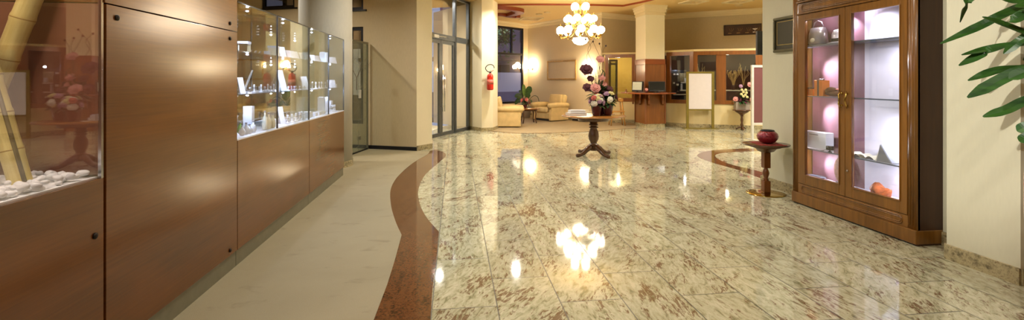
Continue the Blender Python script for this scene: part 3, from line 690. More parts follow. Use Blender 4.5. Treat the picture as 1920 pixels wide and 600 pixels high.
# pebbles
gb = MB().box((-2.2, -.6, ZB), (XF - .028, 2.418, ZB + .006)).build('gravel_bed', 'pebble_white'); gb['kind'] = 'stuff'; tag(gb, 'layer of fine white gravel under the pebbles in the niche', 'gravel')
rnd = random.Random(5); protos = []
for k in range(4):
    m = MB(); m.ball((0, 0, 0), (.024, .018, .013), 10)
    for v in m.b.verts: v.co *= 1 + .16 * math.sin(v.co.x * 150 + k * 2) * math.cos(v.co.y * 170 + k) + rnd.uniform(-.04, .04)
    o = m.build('pebble', 'pebble_white', None, True); tag(o, 'smooth white pebble lying in the niche below the bamboo', 'pebble', 'white pebbles in the niche'); protos.append(o)
cnt = 0
for i in range(270):
    y = 2.40 - 1.0 * (rnd.random() ** 1.15); x = rnd.uniform(-2.17, XF - .045) if i % 3 == 0 else rnd.uniform(-1.9, XF - .045); lay = rnd.random()
    o = protos[i] if i < 4 else protos[i % 4].copy()
    if i >= 4: C.objects.link(o)
    s_ = rnd.uniform(.6, 1.15); o.scale = (s_,) * 3; o.location = (x, min(y, 2.39), ZB + .016 + .022 * lay * (i % 3 > 0)); o.rotation_euler = (rnd.uniform(-.4, .4), rnd.uniform(-.4, .4), rnd.uniform(0, 6.3))

# glass cases
joints = [3.784, 4.60, 5.552, 6.392, 7.227]; nth = ['first (nearest) glass display case', 'second glass display case', 'third glass display case', 'fourth (farthest) glass display case']
SH = [1.29, 1.627]; TOP = 1.985
for k in range(4):
    y0, y1 = joints[k] + .003, joints[k + 1] - .003
    t = thing('glass_display_case', ['nearest wall glass display case, beside the veneer block', 'glass display case second from the veneer block', 'glass display case third from the veneer block', 'glass display case at the far end, by the round column'][k], 'display case')
    MB().box((XF - .010, y0, ZB + .012), (XF - .002, y1, TOP)).build('glass_front', 'case_glass', t)
    MB().box((XB + .02, y0, TOP), (XF - .002, y1, TOP + .008)).build('glass_top', 'green_glass', t)
    MB().box((XB + .02, y1 - .006, ZB + .012), (XF - .011, y1, TOP)).build('glass_side', 'case_glass', t)
    if k < 3: MB().box((XB, y0, ZB), (XB + .02, y1 - (.30 if k == 2 else 0), TOP)).build('mirror_back', 'tinted_mirror', t)
    if k >= 2: MB().box((XB + .008, y1 - (.298 if k == 2 else y1 - y0 - .002), ZB), (XB + .016, y1, TOP)).build('glass_back', 'green_glass', t)
    MB().box((XB + .02, y0, ZB), (XF - .002, y1, ZB + .010)).build('display_floor', 'white_acrylic', t)
    for z in SH: MB().box((XB + .022, y0 + .002, z - .008), (XF - .016, y1 - .008, z)).build('glass_shelf', 'case_glass', t)
    m = MB()
    m.box((XF - .012, y1 - .004, ZB + .01), (XF + .001, y1 + .006, TOP)); m.box((XF - .006, y0, TOP), (XF + .001, y1, TOP + .010))
    m.build('edge_strip', 'black_metal' if k in (0, 1) else 'aluminium', t)
    for z in SH + [TOP]:
        zz = z - .02
        for yy in (y0 + .36,):
            l = MB().lathe([(.009, 0), (.010, -.008), (0, -.011)], seg=12).build('spotlight', 'led_glow', t, True, loc=(XF - .08, yy, zz + .008))
        point_light('case_light', (XF - .08, y0 + .36, z - .05), 5.5, COOL, .008)
# things in the cases: placed along the sight lines through the glass, kept clear of the side panes
def fit(y, x, hw):
    y = y * abs(x) / 1.62
    for j in joints[1:]:
        if j - hw - .02 < y < j + hw + .012: y = (j - hw - .022) if y < j else (j + hw + .014)
    return min(y, joints[-1] - hw - .03)
def blk(lab, y, z, sy, sx, sz, x=-1.76, mt='white_acrylic', name='display_block', rz=0, group=None):
    y = fit(y, x, sy / 2)
    o = MB().box((-sx / 2, -sy / 2, 0), (sx / 2, sy / 2, sz)).build(name, mt, None, bevel=.002, loc=(x, y, z + .0005), rot=(0, 0, rz)); return tag(o, lab, 'display block', group)
def slant(lab, y, z, w, h, x=-1.74, lean=.28, mt='white_acrylic', group=None, rz=0):
    y = fit(y, x, w * .5 + .05)
    t = thing('jewellery_card', lab, 'display card', (x, y, z + .001), rz, group)
    m = MB(); m.b.verts; P = [(0, 0), (.012, 0), (.012 - lean * h, h), (-lean * h, h)]
    vs0 = [m.b.verts.new((a, -w / 2, b)) for a, b in P]; vs1 = [m.b.verts.new((a, w / 2, b)) for a, b in P]
    m.b.faces.new(vs0); m.b.faces.new(vs1[::-1])
    for i in range(4): m.b.faces.new((vs0[i], vs1[i], vs1[(i + 1) % 4], vs0[(i + 1) % 4]))
    m.build('card', mt, t); MB().box((-lean * h * .9, -.006, 0), (-lean * h * .9 + .006, .006, h * .85)).build('prop', mt, t); return t
def ring_stand(lab, y, z, x=-1.72, h=.05, group=None, s=1):
    y = fit(y, x, .03)
    t = thing('ring_stand', lab, 'jewellery stand', (x, y, z + .001), rnd.uniform(0, 3), group)
    MB().lathe([(.018, 0), (.018, .006), (.006, .012), (.005, h), (.009, h + .01), (0, h + .018)], seg=12).build('stand', 'white_acrylic', t, True)
    MB().lathe([(.011, 0), (.013, .002), (.011, .004), (.009, .002)], seg=14).build('ring', 'polished_brass' if rnd.random() < .4 else 'chrome', t, True, loc=(0, 0, h * .7)); t.scale = (s,) * 3; return t
def figurine(lab, y, z, h, x=-1.7, mt='cream_card', group=None):
    y = fit(y, x, .03)
    t = thing('small_bottle', lab, 'bottle', (x, y, z + .001), 0, group)
    MB().lathe([(.012, 0), (.022, .01), (.026, h * .35), (.016, h * .65), (.007, h * .75), (.007, h * .9)], seg=14).build('body', mt, t, True)
    MB().ball((0, 0, h * .95), (.010, .010, h * .06), 10).build('stopper', 'grey_card', t, True); return t
def box_lid(lab, y, z, w, d, h, x=-1.74, rz=.3):
    y = fit(y, x, w / 2 + .03)
    t = thing('gift_box', lab, 'box', (x, y, z + .001), rz); MB().box((-d / 2, -w / 2, 0), (d / 2, w / 2, h * .8)).build('body', 'cream_card', t, bevel=.002)
    MB().box((-d / 2 - .004, -w / 2 - .004, h * .8), (d / 2 + .004, w / 2 + .004, h)).build('lid', 'white_acrylic', t, bevel=.002); return t
N = ['nearest case', 'second case', 'third case', 'farthest case']; SL = {ZB + .010: 'floor', SH[0]: 'lower shelf', SH[1]: 'upper shelf'}
zf = ZB + .010
box_lid('larger cream box on upper shelf of the nearest case, at its left end', 3.90, SH[1], .08, .075, .10, -1.78, .1); box_lid('small cream box before the larger one on the nearest case upper shelf', 3.90, SH[1], .06, .06, .065, -1.69, .1)
box_lid('cream box at the right end of the upper shelf of the nearest case', 4.50, SH[1], .09, .08, .10, rz=.1)
blk('tiny white block before the cream box at right end of nearest case upper shelf', 4.36, SH[1], .05, .05, .045)
slant('tall white jewellery card at the left end of the lower shelf, nearest case', 3.86, SH[0], .05, .13, rz=-.5)
for j, y in enumerate((4.0, 4.08, 4.15, 4.22, 4.29, 4.36, 4.43, 4.50)): ring_stand('small white ring stand in the row on the lower shelf of the nearest case', y, SH[0], -1.70 - .05 * (j % 3), .035 + .02 * (j % 2), 'ring stands of the nearest case')
for j, y in enumerate((4.05, 4.18, 4.31, 4.44)): blk('flat white jewellery tray on the lower shelf of the nearest case', y, SH[0], .09, .09, .012, -1.82, group='flat trays of the nearest case')
blk('tall white display column on the floor of the nearest case', 3.98, zf, .06, .07, .22, -1.76)
blk('low white plinth at the back right of the nearest case floor', 4.36, zf, .30, .12, .05, -1.84)
for j, y in enumerate((3.86, 3.93, 3.99, 4.06)): figurine('small pale scent bottle in front of the tall column, nearest case', y, zf, .08 + .02 * (j % 2), -1.69, 'white_acrylic', 'pale bottles on the nearest case floor')
for j, y in enumerate((4.30, 4.38, 4.46)): figurine('slim cream bottle at the right of the nearest case floor', y, zf, .17 - .02 * j, -1.68, 'cream_card', 'slim cream bottles, nearest case')
o = figurine('green topped small bottle at the left end of the nearest case floor', 3.83, zf, .10, -1.76, 'fresh_green')
slant('white card leaning at the left end of the second case upper shelf', 4.74, SH[1], .07, .11, rz=-.4)
for j in range(4): slant('slanted white earring card in the row on the second case upper shelf', 4.92 + .11 * j, SH[1], .05, .085, -1.72, .5, group='slanted cards of the second case', rz=-.6)
slant('long white necklace stand leaning on the lower shelf of the second case', 4.76, SH[0], .07, .21, lean=.35, rz=-.5)
for j in range(7): ring_stand('small ring stand in the row on the lower shelf of the second case', 4.88 + .085 * j, SH[0], -1.69 - .06 * (j % 2), .03, 'ring stands of the second case')
slant('tall white card on the floor of the second case, at its left end', 4.72, zf, .06, .17, rz=-.5)
blk('low broad white plinth on the floor of the second case', 4.8, zf, .36, .16, .035, -1.82)
for j in range(5): ring_stand('ring stand in the row on the floor of the second case', 4.86 + .12 * j, zf, -1.69, .06, 'ring stands on the second case floor', 1.2)
blk('white stepped block on the floor of the second case, right end', 5.40, zf, .14, .14, .07, -1.76)
slant('white card standing near the right end of the second case lower shelf', 5.42, SH[0], .10, .15, rz=-.4)
for j in range(3): slant('white card in the row on the third case upper shelf', 5.72 + .14 * j, SH[1], .07, .08, -1.72, .45, group='cards of the third case', rz=-.5)
blk('tall white block at the back of the third case upper shelf', 6.14, SH[1], .14, .08, .16, -1.82)
for j in range(5): ring_stand('ring stand in the row on the third case lower shelf', 5.66 + .14 * j, SH[0], -1.70, .05, 'ring stands of the third case', 1.3)
blk('tall white block on the floor of the third case', 6.10, zf, .14, .10, .21, -1.80); blk('narrow white block beside the tall one on the third case floor', 6.38, zf, .09, .09, .15, -1.78)
for j in range(3): blk('low white plinth in the row on the third case floor', 5.68 + .14 * j, zf, .10, .10, .04, -1.74, group='low plinths of the third case')
slant('white card leaning on the upper shelf of the farthest case', 6.62, SH[1], .18, .10, rz=-.4)
slant('white card leaning on the lower shelf of the farthest case, left end', 6.56, SH[0], .14, .11, rz=-.5); blk('small white block on the lower shelf of the farthest case', 6.82, SH[0], .12, .10, .05)
for j in range(4): ring_stand('ring stand on the floor of the farthest case', 6.45 + .08 * j, zf, -1.71, .05, 'ring stands of the farthest case', 1.4)
blk('white tray on the floor of the farthest case, right end', 6.28, zf, .2, .11, .035, -1.82)
# round column behind the cases
struct(MB().lathe([(.41, 0), (.41, CEIL)], (-2.09, 8.05, 0), 48).build('wall_round_column', 'column_paper', None, True))
struct(MB().lathe([(.425, 0), (.425, .10), (.41, .10)], (-2.09, 8.05, 0), 48).build('baseboard_round_column', 'stone_skirting', None))
# etched glass screen
g0, g1 = Vector(FL(652, 294)), Vector(FL(692, 279.5))
g1 = Vector(PL0) - (Vector(PL0) - g0).normalized() * .05; gd = (g1 - g0).normalized()
t = thing('etched_glass_screen', 'tall etched glass screen with slim rail, beside the round column', 'glass screen')
MB().wall(tuple(g0), tuple((g0 + g1) / 2 - gd * .004), .03, 2.12, .010).build('glass_panel', 'etched_glass', t); MB().wall(tuple((g0 + g1) / 2 + gd * .004), tuple(g1), .03, 2.12, .010).build('glass_panel', 'etched_glass', t)
MB().wall(tuple(g0), tuple(g1), 2.12, 2.16, .03).build('top_rail', 'kick_metal', t); MB().wall(tuple(g1 - gd * .03), tuple(g1), 0, 2.12, .03).build('post', 'kick_metal', t); MB().wall(tuple(g0), tuple(g1 - gd * .03), 0, .03, .02).build('bottom_rail', 'black_metal', t)
hp = (g0 + g1) / 2 + Vector((gd.y, -gd.x)) * .02; MB().box((-.03, -.012, 0), (.05, .012, .16)).build('lock_plate', 'white_metal', t, loc=(*hp, 1.05), rot=(0, 0, math.atan2(gd.y, gd.x)))
for z in (.25, 1.75): MB().box((-.03, -.014, 0), (.03, .014, .07)).build('hinge', 'kick_metal', t, loc=(*hp, z), rot=(0, 0, math.atan2(gd.y, gd.x)))
# tree poster on the dark glass
q0 = bl(662, -.03); q1 = bl(676, -.03)
t = thing('tree_poster', 'pale poster of a dark bare tree on the dark window behind the glass screen', 'poster')
z0 = Z(178, dcam(q0)); z1 = Z(92, dcam(q0)); MB().wall(tuple(q0), tuple(q1), z0, z1, .006).build('sheet', 'white_panel', t)
m = MB(); c_ = (q0 + q1) / 2; nn = Vector((bd.y, -bd.x)) * .006
def br(p, a, L, w, n):
    q = (p[0] + L * math.sin(a), p[1] + L * math.cos(a)); P = lambda u: (*(c_ + bd * u[0] + nn), z0 + u[1]); m.tube([P(p), P(q)], w, 5)
    if n:
        br(q, a - .5, L * .72, w * .7, n - 1); br(q, a + .45, L * .72, w * .7, n - 1)
br((0, .1), 0, .25, .007, 4); m.build('tree_print', 'plum_panel', t)

# ------------------------------------------------------------------ right: wooden display cabinet
XC = 3.86; Y0, Y1 = 3.56, 5.04; ym = 4.302
t = cabn = thing('display_cabinet', 'tall carved wooden display cabinet with two lit glass doors', 'cabinet')
MB().box((XC + .03, Y1 - .030, .31), (XR - .034, Y1 - .0255, 2.1)).build('inner_lining', 'cabinet_wood', t)
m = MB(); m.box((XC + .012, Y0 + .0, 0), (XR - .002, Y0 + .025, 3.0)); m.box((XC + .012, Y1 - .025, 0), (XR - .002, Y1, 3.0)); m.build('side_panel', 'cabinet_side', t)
MB().box((XR - .022, Y0 + .025, .2), (XR - .002, Y1 - .025, 3.0)).build('back_panel', 'cabinet_wood', t)
MB().box((XC - .012, Y0 - .003, .012), (XR - .002, Y1 + .003, .13)).build('plinth', 'cabinet_wood', t, bevel=.006)
MB().box((XC + .02, Y0 + .02, 0), (XR - .02, Y1 - .02, .012)).build('foot_rail', 'black_metal', t)
MB().box((XC + .02, Y0 + .025, .13), (XR - .022, Y1 - .025, .30)).build('inner_base', 'cabinet_wood', t)
def fluted(y0, y1):                           # moulded corner post
    m = MB(); n = 3; w = (y1 - y0) / 5; m.box((XC + .004, y0, .13), (XC + .03, y1, 3.0))
    for i in range(n):
        yc = y0 + w * (1.0 + i * 1.5); m.tube([(XC + .006, yc, .16), (XC + .006, yc, 2.96)], w * .42, 10)
    m.build('moulded_post', 'cabinet_wood', t, True)
fluted(Y0, Y0 + .085); fluted(Y1 - .085, Y1)
def rail_panel(z0, z1, nm):
    MB().box((XC + .004, Y0 + .085, z0), (XC + .03, Y1 - .085, z1)).build(nm, 'cabinet_wood', t, bevel=.002)
    r_ = (z1 - z0) * .33; zc = (z0 + z1) / 2; a, b = Y0 + .17, Y1 - .17
    for k, rad in ((1, .007), (.62, .005)):
        rr = r_ * k; pts = [(XC + .003, a + rr * math.sin(q) * -1, zc + rr * math.cos(q)) for q in [PI * i / 10 for i in range(11)]] + [(XC + .003, b + rr * math.sin(q), zc - rr * math.cos(q)) for q in [PI * i / 10 for i in range(11)]]
        pts.append(pts[0]); MB().tube(pts, rad, 8, False).build('oval_moulding', 'cabinet_wood', t, True)
rail_panel(.13, .235, 'lower_rail'); rail_panel(2.15, 2.26, 'upper_rail')
MB().box((XC - .012, Y0 + .08, 2.135), (XC + .03, Y1 - .08, 2.15)).build('cornice_strip', 'cabinet_wood', t, bevel=.003)
for i, z in enumerate((2.275, 2.30)): MB().box((XC - .02 + .01 * i, Y0 + .08, z - .012), (XC + .03, Y1 - .08, z + .006)).build('cornice_strip', 'cabinet_wood', t, bevel=.004)
def cdoor(y0, y1, gy0, gy1, hinge):
    d = MB(); X0, X1 = XC, XC + .026
    d.box((X0, y0, .24), (X1, gy0, 2.132)); d.box((X0, gy1, .24), (X1, y1, 2.132)); d.box((X0, gy0, .24), (X1, gy1, .35)); d.box((X0, gy0, 2.055), (X1, gy1, 2.132))
    d = d.build('door', 'cabinet_wood', t, bevel=.003)
    q = MB(); e = .010
    for a, b in (((gy0 - e, .35 - e), (gy0, 2.055 + e)), ((gy1, .35 - e), (gy1 + e, 2.055 + e)), ((gy0, .35 - e), (gy1, .35)), ((gy0, 2.055), (gy1, 2.055 + e))): q.box((X0 - .008, a[0], a[1]), (X0 + .002, b[0], b[1]))
    q.build('bead_moulding', 'cabinet_wood', d, bevel=.003)
    MB().box((X0 + .012, gy0, .35), (X0 + .016, gy1, 2.055)).build('door_pane', 'clear_glass', d)
    yh = y0 + .028 if hinge > 0 else y1 - .028; h = MB(); zc = 1.205
    h.tube([(X0 - .012, yh + hinge * .004, zc - .085), (X0 - .028, yh + hinge * .016, zc - .05), (X0 - .034, yh + hinge * .004, zc), (X0 - .028, yh + hinge * .016, zc + .05), (X0 - .012, yh + hinge * .004, zc + .085)], [.004, .008, .010, .008, .004], 8)
    h.ball((X0 - .008, yh, zc - .06), .012, 8); h.ball((X0 - .008, yh, zc + .06), .012, 8); h.build('handle', 'polished_brass', d, True)
    return d
cdoor(ym + .002, Y1 - .088, 4.376, 4.840, 1); d2 = cdoor(Y0 + .088, ym - .002, 3.715, 4.218, -1)
MB().lathe([(.011, 0), (.011, .008), (0, .010)], seg=12).build('lock', 'chrome', d2, True, loc=(XC, ym - .03, .50), rot=(0, -PI / 2, 0))
# inside: cloth backs, shelves
MB().box((XR - .032, ym, .30), (XR - .022, Y1 - .04, 2.1)).build('back_cloth', 'plum_cloth', t); MB().box((XR - .032, Y0 + .04, .30), (XR - .022, ym, 2.1)).build('back_cloth', 'lavender_cloth', t)
MB().box((XC + .04, Y0 + .026, .30), (XR - .032, Y1 - .026, .306)).build('display_floor', 'lavender_cloth', t)
MB().box((XC + .04, Y0 + .026, 1.765), (XR - .034, Y1 - .026, 1.785)).build('shelf', 'shelf_steel', t)
for z in (1.225, .64): MB().box((XC + .04, Y0 + .026, z - .010), (XR - .034, Y1 - .026, z)).build('shelf', 'case_glass', t); MB().box((XC + .036, Y0 + .03, z - .011), (XC + .040, Y1 - .034, z + .001)).build('shelf_edge', 'shelf_steel', t)
MB().box((XC + .04, Y0 + .026, 2.10), (XR - .034, Y1 - .026, 2.12)).build('top_board', 'cabinet_wood', t)
cabl = []
for y, z in ((4.93, 1.10), (4.93, .47), (4.93, 1.63), (4.25, 2.075), (4.75, 2.075)):
    MB().lathe([(.012, 0), (.015, .016), (0, .020)], seg=12).build('spotlight', 'cabinet_led', t, True, loc=(XC + .055 if z < 2 else XC + .09, y, z), rot=(0, 0, 0))
def spot2(p, tg, e): spot_light('cabinet_spot', p, tg, e, (.88, .90, 1.0), 95, .015, .9)
spot2((XC + .06, 4.90, 1.60), (XR, 4.45, 1.35), 34); spot2((XC + .06, 4.90, 1.10), (XR, 4.45, .85), 32); spot2((XC + .06, 4.90, .5), (XR, 4.45, .40), 18)
spot2((XC + .10, 4.45, 2.08), (XR, 4.45, 1.8), 24); spot2((XC + .06, 3.62, 1.0), (XR, 3.85, .85), 40); spot2((XC + .06, 4.2, 2.07), (XR, 3.95, 1.7), 26); spot2((XC + .06, 3.62, 1.72), (XR, 3.95, 1.4), 30); spot2((XC + .06, 3.62, .62), (XR, 3.9, .40), 20)
def pos(px, py, X):                           # where a sight line through (px, py) meets the plane x = X
    dx = CS * (px - 960) / F + SN; d = X / dx; return W(px, d)[1], Z(py, d)
XI = 3.99
# items in the cabinet
t = thing('mesh_bag', 'pale pink see-through basket bag on the cabinet top shelf, left door', 'bag', (XI, pos(1534, 80, XI)[0], 1.786))
MB().lathe([(.10, 0), (.125, .02), (.115, .12), (.09, .19), (.08, .19), (.105, .12), (.11, .02), (.09, .01)], seg=24, sx=.6).build('body', 'silver_bag', t, True)
MB().tube([(0, -.08, .19), (0, -.05, .25), (0, 0, .27), (0, .05, .25), (0, .08, .19)], .006, 8).build('handle', 'silver_bag', t, True); MB().ball((-.05, 0, .05), (.03, .05, .04), 12).build('bow', 'white_petal', t, True)
t = thing('silver_hat', 'silver ribbed hat beside the basket bag on the cabinet top shelf', 'hat', (XI, pos(1572, 80, XI)[0], 1.786)); MB().lathe([(.12, 0), (.12, .008), (.075, .015), (.07, .10), (.05, .14), (0, .15)], seg=24, sx=.7).build('crown', 'silver_bag', t, True); MB().lathe([(.078, 0), (.078, .035), (.072, .035)], seg=24, sx=.7).build('band', 'black_metal', t, loc=(0, 0, .015))
y_, _ = pos(1523, 178, 3.97); t = thing('orange_box', 'low open orange box with dark stones on the cabinet middle shelf', 'box', (3.97, y_, 1.226)); MB().box((-.05, -.07, 0), (.05, .07, .075)).build('body', 'orange_card', t, bevel=.002)
m = MB(); rnd = random.Random(2)
for i in range(14): m.ball((rnd.uniform(-.035, .035), rnd.uniform(-.055, .055), .078), .014, 8)
o = m.build('filling', 'bud_brown', t, True); o['kind'] = 'stuff'
y_, _ = pos(1541, 178, 3.96); t = thing('orange_gift_box', 'upright orange gift box with a dark ribbon on the cabinet middle shelf', 'gift box', (3.96, y_, 1.226)); MB().box((-.045, -.055, 0), (.045, .055, .17)).build('body', 'orange_card', t, bevel=.002)
MB().box((-.047, -.012, 0), (.047, .012, .172)).build('ribbon', 'ribbon_dark', t); MB().ball((0, .018, .18), (.012, .02, .009), 10).ball((0, -.018, .18), (.012, .02, .009), 10).build('bow', 'ribbon_dark', t, True)
y_, _ = pos(1565, 178, 3.98); t = thing('fur_shoe', 'brown furry slipper shoe on the cabinet middle shelf, right of the gift box', 'shoe', (3.98, y_, 1.226), .3); MB().ball((0, 0, .03), (.045, .10, .03), 16).build('sole', 'fur_brown', t, True); MB().ball((0, .035, .055), (.04, .06, .045), 16).build('upper', 'fur_brown', t, True); MB().ball((0, -.05, .075), (.03, .04, .012), 10).build('lining', 'coral_petal', t, True)
y_, _ = pos(1533, 285, 4.0); t = thing('white_box', 'white box with a slot handle on the cabinet lower glass shelf', 'box', (4.0, y_, .641), .05); MB().box((-.05, -.165, 0), (.05, .165, .185)).build('body', 'white_acrylic', t, bevel=.004); MB().box((-.053, -.06, .150), (-.049, .06, .162)).build('handle', 'grey_card', t)
y_, _ = pos(1556, 285, 3.92); t = thing('small_camera', 'small black camera with a cord on the cabinet lower shelf, before the white box', 'camera', (3.92, y_, .641), .3)
MB().box((-.018, -.032, .02), (.018, .032, .065)).build('body', 'device_black', t, bevel=.004); MB().lathe([(.018, 0), (.018, .02), (.012, .024)], seg=16).build('lens', 'screen_black', t, True, loc=(-.018, 0, .042), rot=(0, -PI / 2, 0)); MB().lathe([(.02, 0), (.02, .006), (.006, .01), (.006, .03)], seg=14).build('foot', 'device_black', t, True)
MB().tube([(0, .03, .03), (-.02, .06, .01), (-.01, .09, .005), (.01, .07, .004)], .002, 6).build('cord', 'black_rubber', t, True)
y_, _ = pos(1530, 338, 3.95); t = thing('glass_dish', 'clear glass dish at the left of the cabinet floor', 'dish', (3.96, y_, .307)); MB().lathe([(.05, 0), (.11, .03), (.115, .035), (.10, .03), (.045, .006), (0, .006)], seg=28, sx=.6).build('bowl', 'shelf_steel', t, True)
y_, _ = pos(1560, 345, 3.95); tag(MB().box((-.03, -.10, 0), (.03, .10, .018)).build('folded_cloth', 'cream_card', None, bevel=.005, loc=(3.96, y_, .307)), 'pale folded cloth on the cabinet floor beside the glass dish', 'cloth')
t = thing('brown_disc', 'brown oval disc at the back of the cabinet, lower left', 'ornament', (4.05, 4.56, .307)); MB().ball((0, 0, .14), (.012, .10, .14), 20).build('disc', 'fur_brown', t, True); MB().box((-.02, -.05, 0), (.02, .05, .012)).build('foot', 'device_black', t)  # plain brown oval shape on a small foot
def booklet(y, z, w, rz, lab, mt='white_paper', x=3.97, h=.03):
    t = thing('open_scarf_card', lab, 'card', (x, y, z), rz); L = 10; m = MB()
    for s_ in (-1, 1):
        top = [(s_ * w * i / L, h * math.sin(PI * (.12 + .88 * i / L)) + .004 + (.03 * (i / L) ** 2 if s_ > 0 else 0)) for i in range(L + 1)]
        for (a, b), (c_, d_) in zip(top, top[1:]):
            m.prism
            v = [m.b.verts.new(q) for q in ((-.06, a, b), (.06, a, b), (.06, c_, d_), (-.06, c_, d_), (-.06, a, b - .003), (.06, a, b - .003), (.06, c_, d_ - .003), (-.06, c_, d_ - .003))]
            for f in ((0, 1, 2, 3), (7, 6, 5, 4), (0, 4, 5, 1), (2, 6, 7, 3), (1, 5, 6, 2), (3, 7, 4, 0)): m.b.faces.new([v[k] for k in f])
    m.build('pages', mt, t, False); MB().box((-.065, -w, 0), (.065, w, .003)).build('cover', 'grey_card', t)
yA, yB = pos(1613, 300, XI)[0], pos(1634, 300, XI)[0]
booklet(yA, .641, .085, 0, 'white open booklet on the cabinet lower shelf, left one of two behind the right door'); booklet(yB + .0, .641, .075, .25, 'white open booklet on the cabinet lower shelf, next to the grey folded card')
y_ = pos(1668, 305, XI)[0]; t = thing('grey_folder', 'tall grey folded card standing on the cabinet lower shelf, right end', 'folder', (XI, y_, .641), 0)
def slab(p, q, r_, s_, th, nm, mt, par):
    m = MB(); n = (Vector(q) - Vector(p)).cross(Vector(s_) - Vector(p)).normalized() * th
    a = [m.b.verts.new(Vector(v)) for v in (p, q, r_, s_)]; b = [m.b.verts.new(Vector(v) + n) for v in (p, q, r_, s_)]
    m.b.faces.new(a[::-1]); m.b.faces.new(b)
    for i in range(4): m.b.faces.new((a[i], a[(i + 1) % 4], b[(i + 1) % 4], b[i]))
    return m.build(nm, mt, par)
slab((-.06, .09, 0), (.06, .09, 0), (.06, .03, .16), (-.06, .03, .16), .004, 'front_leaf', 'white_paper', t); slab((-.06, -.08, 0), (.06, -.08, 0), (.06, .03, .16), (-.06, .03, .16), .004, 'rear_leaf', 'grey_card', t); slab((-.062, -.08, 0), (-.062, .03, .16), (-.062, .035, .155), (-.062, .07, 0), .003, 'side_leaf', 'grey_card', t)
y_ = pos(1650, 370, 3.95)[0]; t = thing('silk_scarf', 'orange and brown crumpled silk scarf on the cabinet floor behind the right door', 'scarf', (3.96, y_, .307))
m = MB(); m.ball((0, 0, .045), (.06, .10, .055), 20)
for v in m.b.verts: v.co *= 1 + .18 * math.sin(v.co.x * 60 + v.co.y * 45) * math.cos(v.co.z * 50 + v.co.y * 30); v.co.z = max(0, v.co.z + .02 * math.sin(v.co.y * 40))
m.build('scarf', 'scarf_orange', t, True)
y_ = pos(1683, 300, 4.0)[0]; t = thing('chain_necklace', 'dark beaded chain hanging at the right end of the cabinet', 'necklace', (4.0, 3.66, .63))
m = MB(); m2 = MB()
for i in range(26): a = -PI * .5 + PI * i / 25; m.ball((0, -.02 + .07 * math.cos(a), -.15 + .14 * math.sin(a)), .007, 6)
m.build('chain', 'bud_brown', t, True); MB().tube([(0, -.02, -.01), (0, -.02, .009)], .003, 6).build('hook', 'chrome', t)

# dark framed board on the right wall
y1_, z1_ = pos(1449, 35, XR - .03); y0_ = 5.0; zb_ = pos(1449, 99, XR - .03)[1]
t = thing('framed_board', 'dark olive board in a grey moulded frame on the wall left of the cabinet', 'framed board')
yy0, yy1 = 5.06, y1_; m = MB(); fw = .035
for a, b in (((yy0, zb_), (yy1, zb_ + fw)), ((yy0, z1_ - fw), (yy1, z1_)), ((yy1 - fw, zb_ + fw), (yy1, z1_ - fw)), ((yy0, zb_ + fw), (yy0 + fw, z1_ - fw))): m.box((XR - .032, a[0], a[1]), (XR, b[0], b[1]))
m.build('frame', 'frame_olive', t, bevel=.008); MB().box((XR - .012, yy0 + fw, zb_ + fw), (XR - .004, yy1 - fw, z1_ - fw)).build('board', 'board_dark', t)
m = MB(); e = .006; a0, a1, c0, c1_ = yy0 + fw + .02, yy1 - fw - .02, zb_ + fw + .055, z1_ - fw - .02
for a, b in (((a0, c0), (a1, c0 + e)), ((a0, c1_ - e), (a1, c1_)), ((a0, c0), (a0 + e, c1_)), ((a1 - e, c0), (a1, c1_))): m.box((XR - .0145, a[0], a[1]), (XR - .012, b[0], b[1]))
m.build('gold_border', 'gold_line', t)
# ------------------------------------------------------------------ furniture and fittings
# round hall table
TX, TY = FL(1113, 292); TZ = .75
t = thing('round_table', 'round wooden pedestal table with turned leg in the middle of the hall', 'table', (TX, TY, 0), .35)
MB().lathe([(0, TZ - .028), (.555, TZ - .028), (.585, TZ - .018), (.588, TZ - .008), (.578, TZ), (0, TZ)], seg=64).build('tabletop', 'table_wood', t, True)
MB().lathe([(.285, TZ - .10), (.295, TZ - .029), (0, TZ - .029)], seg=40).build('apron', 'dark_table_wood', t, True)
MB().lathe([(.07, .10), (.075, .16), (.06, .19), (.085, .20), (.085, .215), (.062, .225), (.062, .25), (.088, .30), (.098, .36), (.09, .43), (.068, .49), (.06, .51), (.086, .52), (.086, .535), (.062, .545), (.062, .555), (.088, .565), (.088, .58), (.070, .59), (.075, .66)], seg=32).build('pedestal', 'dark_table_wood', t, True)
for k in range(4):
    pts = [(.03, 0, .16), (.10, 0, .155), (.17, 0, .115), (.24, 0, .065), (.32, 0, .04), (.40, 0, .036)]
    M = Matrix.Rotation(k * PI / 2 + .1, 4, 'Z'); MB().tube([M @ Vector(p) for p in pts], [.05, .05, .042, .036, .030, .034], 10).build('foot', 'dark_table_wood', t, True)
# stack of paper folders
def book(lab, x, y, z, w, d, h, rz):
    b = thing('white_folder', lab, 'folder', (x, y, z), rz)
    MB().box((-w / 2, -d / 2, .002), (w / 2, d / 2, h - .002)).build('pages', 'white_paper', b); m = MB().box((-w / 2 - .004, -d / 2 - .004, 0), (w / 2 + .004, d / 2 + .004, .002)).box((-w / 2 - .004, -d / 2 - .004, h - .002), (w / 2 + .004, d / 2 + .004, h)); m.box((w / 2 - .0, -d / 2 - .004, .002), (w / 2 + .004, d / 2 + .004, h - .002)).build('cover', 'white_acrylic', b)
bx, by = W(1080, 8.78)
book('thick white folder at the bottom of the pile on the round hall table', bx, by, TZ + .001, .32, .24, .045, .1); book('white folder on top of the pile on the round hall table', bx + .01, by + .01, TZ + .047, .27, .22, .035, .0)
book('thin white folder topmost of the pile on the round hall table', bx + .01, by + .01, TZ + .083, .24, .2, .014, .1)
